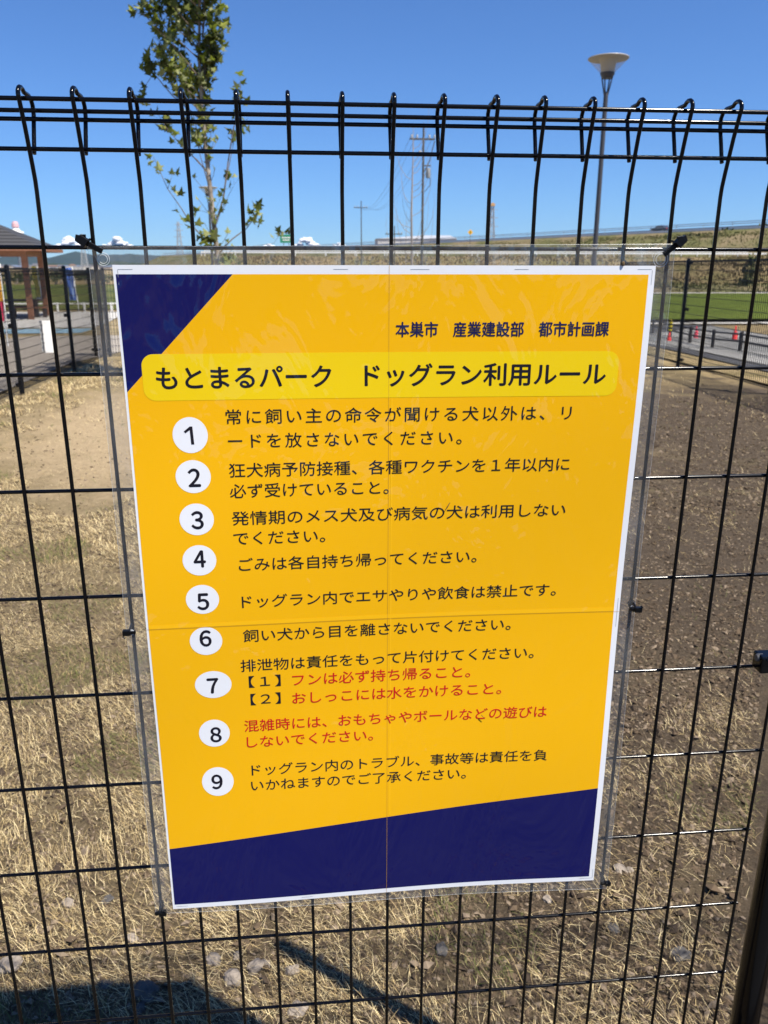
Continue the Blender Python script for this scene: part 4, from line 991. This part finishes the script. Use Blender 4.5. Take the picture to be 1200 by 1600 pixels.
for k, (a, b_) in enumerate(((0,0),(0,wy),(WX,0),(WX,wy))):
    o = po if k == 0 else link_copy(po, root); o.location = pl(a, b_, 0)
e = 0.75; rise = 1.25; rz0 = ev+0.16
mb = MB(); cs = [pl(-e,-e,rz0), pl(WX+e,-e,rz0), pl(WX+e,wy+e,rz0), pl(-e,wy+e,rz0), pl(WX*.5,wy*.5-.1,rz0+rise), pl(WX*.5,wy*.5+.1,rz0+rise)]
mb.add(cs, [(0,1,4),(1,2,5,4),(2,3,5),(3,0,4,5)])
mb.add([c - Vector((0,0,0.07)) for c in cs[:4]], [(0,1,2,3)]); mb.build('roof', M['tile'], root)
mb = MB()
ring = [pl(-e,-e,0), pl(WX+e,-e,0), pl(WX+e,wy+e,0), pl(-e,wy+e,0)]
for i in range(4):
    a, c = ring[i], ring[(i+1) % 4]; mid = (a+c)/2; d = c-a
    mb.box((mid.x, mid.y, rz0-0.10), (d.length, 0.06, 0.14), Matrix.Rotation(math.atan2(d.y, d.x), 3, 'Z'))
mb.build('fascia', M['wood'], root)
mb = MB()
for b_ in (0, wy): mid = pl(WX/2, b_, ev-0.09); mb.box(mid, (WX, 0.14, 0.18), Matrix.Rotation(math.atan2(ux.y, ux.x), 3, 'Z'))
for a in (0, WX): mid = pl(a, wy/2, ev-0.08); mb.box(mid, (wy-0.2, 0.12, 0.16), Matrix.Rotation(math.atan2(uy.y, uy.x), 3, 'Z'))
mb.build('beams', M['wood'], root)
def bench(q, L, label, rz=0.05):
    root = empty('bench', q, rz); tag(root, label, 'bench', 'benches by the pavilion')
    mb = MB(); mb.box((0,0,0.42),(L,0.42,0.06)); mb.build('seat', M['wood'], root)
    mb = MB(); mb.box((0,0,0.19),(0.10,0.36,0.39)); l0 = mb.build('leg', M['wood_dark'], root); l0.location = (-L*.4,0,0); l1 = link_copy(l0, root); l1.location = (L*.4,0,0)
bench(base(38, 34.4), 1.5, 'timber bench between the front pavilion posts'); bench(base(14, 35.5), 1.7, 'timber bench at the left end under the pavilion')
# picnic table
q = base(20, 34.5); root = empty('picnic_table', q, 0.1); tag(root, 'dark timber table under the pavilion roof', 'table')
mb = MB(); mb.box((0,0,0.70),(1.9,0.8,0.07)); mb.build('tabletop', M['wood_dark'], root)
mb = MB(); mb.box((0,0,0.33),(0.12,0.6,0.67)); l0 = mb.build('leg', M['wood_dark'], root); l0.location = (-.7,0,0); l1 = link_copy(l0, root); l1.location = (.7,0,0)
# banners on poles
def banner(px0, py0, px1, py1, wpx, D, cols, label, split=None):
    a, c = P(px0, py0, D), P(px1, py1, D); s = D/FOC; gx, gy = c.x, c.y; root = empty('banner_flag', (gx, gy, T(gx, gy))); tag(root, label, 'banner'); o3 = root.location
    lean = Vector((a.x-c.x, 0, a.z-c.z)); top = a - o3; bot = c - o3; dirn = lean.normalized(); wv = wpx*s
    mb = MB(); mb.tube([bot - dirn*(bot.z/dirn.z), top + dirn*0.05], 0.016, 8); mb.tube([top, top - Vector((wv,0,0))], 0.010, 6); mb.build('pole', M['white'], root)
    mb = MB(); n, m_ = 14, 8
    vs = []
    for i in range(n+1):
        for j in range(m_+1):
            p = top.lerp(bot, i/n) - Vector((wv*j/m_, 0, 0)) + Vector((0, 0.05*math.sin(j*1.1+i*0.5)*(j/m_), 0)); vs.append(p)
    for i in range(n):
        for j in range(m_):
            k = i*(m_+1)+j; mi = 0
            if split: mi = split(i/n, (j+.5)/m_)
            mb.add([vs[k], vs[k+1], vs[k+m_+2], vs[k+m_+1]], [(0,1,2,3)], mi)
    mb.build('cloth', cols, root, smooth=True)
M['by'] = mat('banner_yellow', (0.62,0.55,0.10), 0.7); M['bb'] = mat('banner_blue', (0.05,0.12,0.40), 0.7); M['bo'] = mat('banner_orange', (0.85,0.45,0.03), 0.7); M['br'] = mat('banner_crimson', (0.50,0.02,0.08), 0.7)
M['bl'] = mat('banner_pale_blue', (0.35,0.48,0.70), 0.7)
banner(57, 416, 66, 468, 8, 36.5, [M['by'], M['white']], 'pale yellow banner flag between the pavilion posts', lambda u, v: 1 if (u > .9 or v < .15) else 0)
banner(113, 418, 121, 469, 11, 35, [M['bb'], M['bl'], M['white']], 'blue banner flag on a leaning white pole right of the pavilion', lambda u, v: 2 if v < .12 else (1 if (0.4 < v < .55 and .15 < u < .9) else 0))
banner(0, 416, 9, 502, 11, 17, [M['bo'], M['br']], 'orange banner flag with crimson foot at the left edge', lambda u, v: 1 if .62 < u < .93 else 0)
# white sign board on the left fence
fx0 = -3.63
q = P(72, 526, 10.6); root = empty('notice_board', (-3.70, 10.55, 0)); tag(root, 'blank white board tied to the left fence, seen from its back', 'sign')
zt, zb = P(72, 501, 10.55).z, P(76, 551, 10.55).z
mb = MB(); mb.box((0,0,(zt+zb)/2),(0.145,0.01,zt-zb)); bo_ = mb.build('board', M['white'], root); root.rotation_euler = (0,0,0.25); root.location = (P(73,526,10.55).x, 10.55, 0)
mb = MB()
for z in (zt-.02, zb+.02): mb.box((0,-0.006,z),(0.02,0.006,0.008))
mb.build('ties', M['white'], root)
# low pipe rail beyond
def pipe_rail(p0, p1, n, h, label, m_, nr=2, pw=0.06):
    root = empty('low_rail', (p0[0], p0[1], T(*p0))); tag(root, label, 'railing'); o3 = root.location
    d = Vector((p1[0]-p0[0], p1[1]-p0[1]))
    mb = MB(); mb.lathe([(0,h),(pw*.8,h-.015),(pw,h-.05),(pw,-.3)], 10); po = mb.build('post', m_, root, smooth=True)
    pts = []
    for i in range(n+1):
        x, y = p0[0]+d.x*i/n, p0[1]+d.y*i/n; o = po if i == 0 else link_copy(po, root); o.location = Vector((x, y, T(x, y))) - o3; pts.append(Vector(o.location))
    for r in range(nr):
        z = h*(0.86 - 0.36*r); mb = MB()
        mb.tube([p + Vector((0,0,z)) for p in pts], pw*0.55, 8); mb.build('rail', m_, root, smooth=True)
a, c = base(78, 39.5), base(150, 39.5)
pipe_rail((a.x-6, a.y), (c.x+3, c.y), 9, 0.42, 'low white railing beyond the pavilion in front of the field', M['white'], 1)
# timber style rail fence along the lane at right
M['railbrown'] = mat('dark_brown_rail', (0.030,0.024,0.020), 0.5)
def on_land(px, py):
    y = 6.0
    while y < 300:
        q = P(px, py, y)
        if q.z <= T(q.x, q.y): return q
        y += 0.05
    return q
rp = [on_land(1077,537), on_land(1115,543), on_land(1156,550)]
p0, p1 = rp[0], rp[2]; dv = (p1-p0)/2
pipe_rail((p0.x-dv.x*4, p0.y-dv.y*4), (p1.x+dv.x*3, p1.y+dv.y*3), 9, (P(1116,514,rp[1].y).z - rp[1].z), 'dark brown two rail fence between the lane and the pale apron', M['railbrown'], 2, 0.085)
# cones
M['cred'] = mat('cone_red', (0.75,0.04,0.035), 0.5); M['cpink'] = mat('cone_pink', (0.80,0.08,0.12), 0.5); M['cyel'] = mat('hazard_yellow', (0.75,0.60,0.03), 0.5)
def cone(px, py, hpx, m_, label, tall=False):
    q = on_land(px, py); root = empty('traffic_cone', q); tag(root, label, 'traffic cone', 'traffic cones beside the lane'); h = hpx*(q-CAM).length/FOC*1.02
    mb = MB(); mb.box((0,0,0.02*h),(0.56*h,0.56*h,0.05*h)); mb.build('base', m_, root)
    mb = MB(); mb.lathe([(0.22*h,0.045*h),(0.20*h,0.08*h),(0.05*h,0.98*h),(0.03*h,h),(0,h)], 20)
    mb.build('body', m_, root, smooth=True)
    mb = MB(); mb.lathe([(0.140*h,0.42*h),(0.097*h,0.66*h)], 20); mb.build('band', M['white'], root, smooth=True)
    return root, h
cone(1087, 529, 17, M['cpink'], 'pinkish red traffic cone left of the middle rail post')
cone(1147.5, 531, 19, M['cred'], 'red traffic cone with white band behind the right rail post')
r0_, h0_ = cone(1045, 533.5, 15, M['cred'], 'red cone base carrying a black and yellow striped post')
q = r0_.location
root = empty('striped_post', q + Vector((0,0,h0_*1.0))); tag(root, 'black and yellow striped post standing on a red cone', 'barrier post'); hh = 15*(q-CAM).length/FOC
mb = MB()
for k in range(6): mb.lathe([(0.10,hh*k/6),(0.10,hh*(k+1)/6)], 12, mi=k % 2)
mb.lathe([(0.10,hh),(0,hh+.03)], 12); mb.build('shaft', [M['cyel'], M['black2']], root, smooth=True)

# ------------------------------------------------------------------ guard rails and car on the banks
def guard(line_pts, h, label, m_, beam=0.32, every=2):
    root = empty('guard_rail', line_pts[0]); tag(root, label, 'guard rail'); o3 = Vector(line_pts[0])
    mp = MB(); mp.lathe([(0.07,h+.05),(0.07,-0.5)], 8); po = mp.build('post', m_, root, smooth=True)
    for k, p in enumerate(line_pts[::every]):
        o = po if k == 0 else link_copy(po, root); o.location = Vector(p) - o3
    mb = MB()
    for a, c in zip(line_pts[:-1], line_pts[1:]):
        a, c = Vector(a)-o3, Vector(c)-o3; d = c-a; mid = (a+c)/2
        for dz in (0.0, -0.42) if beam > 0.4 else (-0.1,): mb.box((mid.x, mid.y, mid.z+h+dz), (d.length, 0.08, 0.16 if beam > 0.4 else beam), Matrix.Rotation(math.atan2(d.y, d.x), 3, 'Z'))
    mb.build('beam', m_, root); return root
M['rail'] = mat('grey_rail', (0.42,0.44,0.45), 0.5)
guard(road_line(0.0, ROADZ, n=70), 1.45, 'grey guard rail along the raised road on the embankment', M['rail'], 0.45, 1)
guard(road_line(-10.0, ROADZ, n=70), 1.0, 'second grey guard rail on the far side of the raised road', M['rail'], 0.35, 1)
mb = MB(); ln = road_line(1.0, 10.3, n=70)
for a, c in zip(ln[:-1], ln[1:]):
    a, c = Vector(a), Vector(c); d = c-a; mid = (a+c)/2; mb.box((mid.x, mid.y, 10.42), (d.length, 0.25, 0.75), Matrix.Rotation(math.atan2(d.y, d.x), 3, 'Z'))
o = mb.build('kerb_wall', M['white']); tag(o, 'low pale concrete kerb wall under the raised road guard rail', 'kerb wall')
guard([(-20+6*i, 166.0, 3.9) for i in range(50)], 0.8, 'white guard rail along the top of the brown bank', M['white'], 0.30, 1)
guard([(-20+6*i, 171.5, 3.9) for i in range(50)], 1.35, 'second white guard rail just behind the brown bank top', M['white'], 0.26, 1)
M['carpaint'] = mat('dark_car_paint', (0.035,0.036,0.040), 0.25, 0.6, coat=0.6); M['glass'] = mat('car_glass', (0.04,0.05,0.06), 0.08, 0.8); M['tyre'] = mat('tyre', (0.015,0.015,0.015), 0.8); M['tail'] = mat('red_lens', (0.35,0.01,0.01), 0.3); M['rim'] = mat('alloy', (0.5,0.5,0.5), 0.3, metal=1.0)
r0 = P(1032, 357, 1.0) - CAM; r0.z = 0; w0 = Vector((A.x - CAM.x, A.y - CAM.y, 0)) - nAB*3.0
den = r0.x*(-dAB.y) + r0.y*dAB.x; k_ = (w0.x*(-dAB.y) + w0.y*dAB.x)/den      # where the sight line meets the near lane
cp = Vector((CAM.x, CAM.y, 0)) + r0*k_; cp.z = ROADZ + 0.02
car = empty('car', cp, math.atan2(dAB.y, dAB.x)); car.scale = (1.15,1.15,1.15); tag(car, 'dark car driving on the raised road', 'car')
prof = [(-2.25,0.30),(2.20,0.30),(2.28,0.60),(2.15,0.82),(1.15,0.98),(0.45,1.46),(-0.95,1.52),(-1.75,1.10),(-2.25,0.98),(-2.30,0.55)]
def extr(b, pr_, y0, y1, mi=0):
    n = len(pr_); b.add([(x,y0,z) for x,z in pr_]+[(x,y1,z) for x,z in pr_], [tuple(range(n))[::-1], tuple(range(n,2*n))]+[(i,(i+1)%n,n+(i+1)%n,n+i) for i in range(n)], mi)
mb = MB(); extr(mb, prof, -0.86, 0.86); bd = mb.build('body', M['carpaint'], car); bevel(bd, 0.06)
for y in (-0.875, 0.875):
    mb = MB(); extr(mb, [(0.95,1.0),(0.40,1.38),(-0.90,1.43),(-1.5,1.08)], y-0.012, y+0.012); mb.build('side_window', M['glass'], car)
mb = MB(); mb.add([(1.10,-.72,1.02),(1.10,.72,1.02),(0.53,.66,1.43),(0.53,-.66,1.43)],[(0,1,2,3)]); mb.build('windscreen', M['glass'], car, loc=(0.02,0,0.02))
mb = MB(); mb.lathe([(0.17,-.11),(0.30,-.11),(0.32,-.08),(0.32,.08),(0.30,.11),(0.17,.11)], 20); wl = mb.build('wheel', M['tyre'], car, smooth=True); wl.rotation_euler = (R(90),0,0)
mb = MB(); mb.lathe([(0,-.09),(0.17,-.10),(0.17,.10),(0,.09)], 16); rim = mb.build('rim', M['rim'], wl)
for k, (x, y) in enumerate(((1.4,-.8),(1.4,.8),(-1.4,-.8),(-1.4,.8))):
    o = wl if k == 0 else link_copy(wl, car); o.location = (x, y, 0.32)
    if k: link_copy(rim, o)
for y in (-0.65, 0.65): mb = MB(); mb.box((-2.30,y,0.82),(0.06,0.34,0.16)); mb.build('tail_lamp', M['tail'], car)
for y in (-0.62, 0.62): mb = MB(); mb.box((2.22,y,0.72),(0.10,0.34,0.14)); mb.build('headlight', M['insul'], car)

# ------------------------------------------------------------------ air
mb = MB(); mb.box((0, 0, 250), (21000, 21000, 512))
hz = bpy.data.materials.new('haze_air'); hz.use_nodes = True; t = hz.node_tree; t.nodes.remove(t.nodes['Principled BSDF'])
pv = node(t, 'ShaderNodeVolumePrincipled'); pv.inputs['Color'].default_value = (0.42, 0.64, 1.0, 1); pv.inputs['Density'].default_value = 0.000026; pv.inputs['Anisotropy'].default_value = 0.2
t.links.new(pv.outputs[0], t.nodes['Material Output'].inputs['Volume'])
o = mb.build('haze', hz); tag(o, 'thin summer haze over the plain and the mountains', 'haze', kind='stuff')
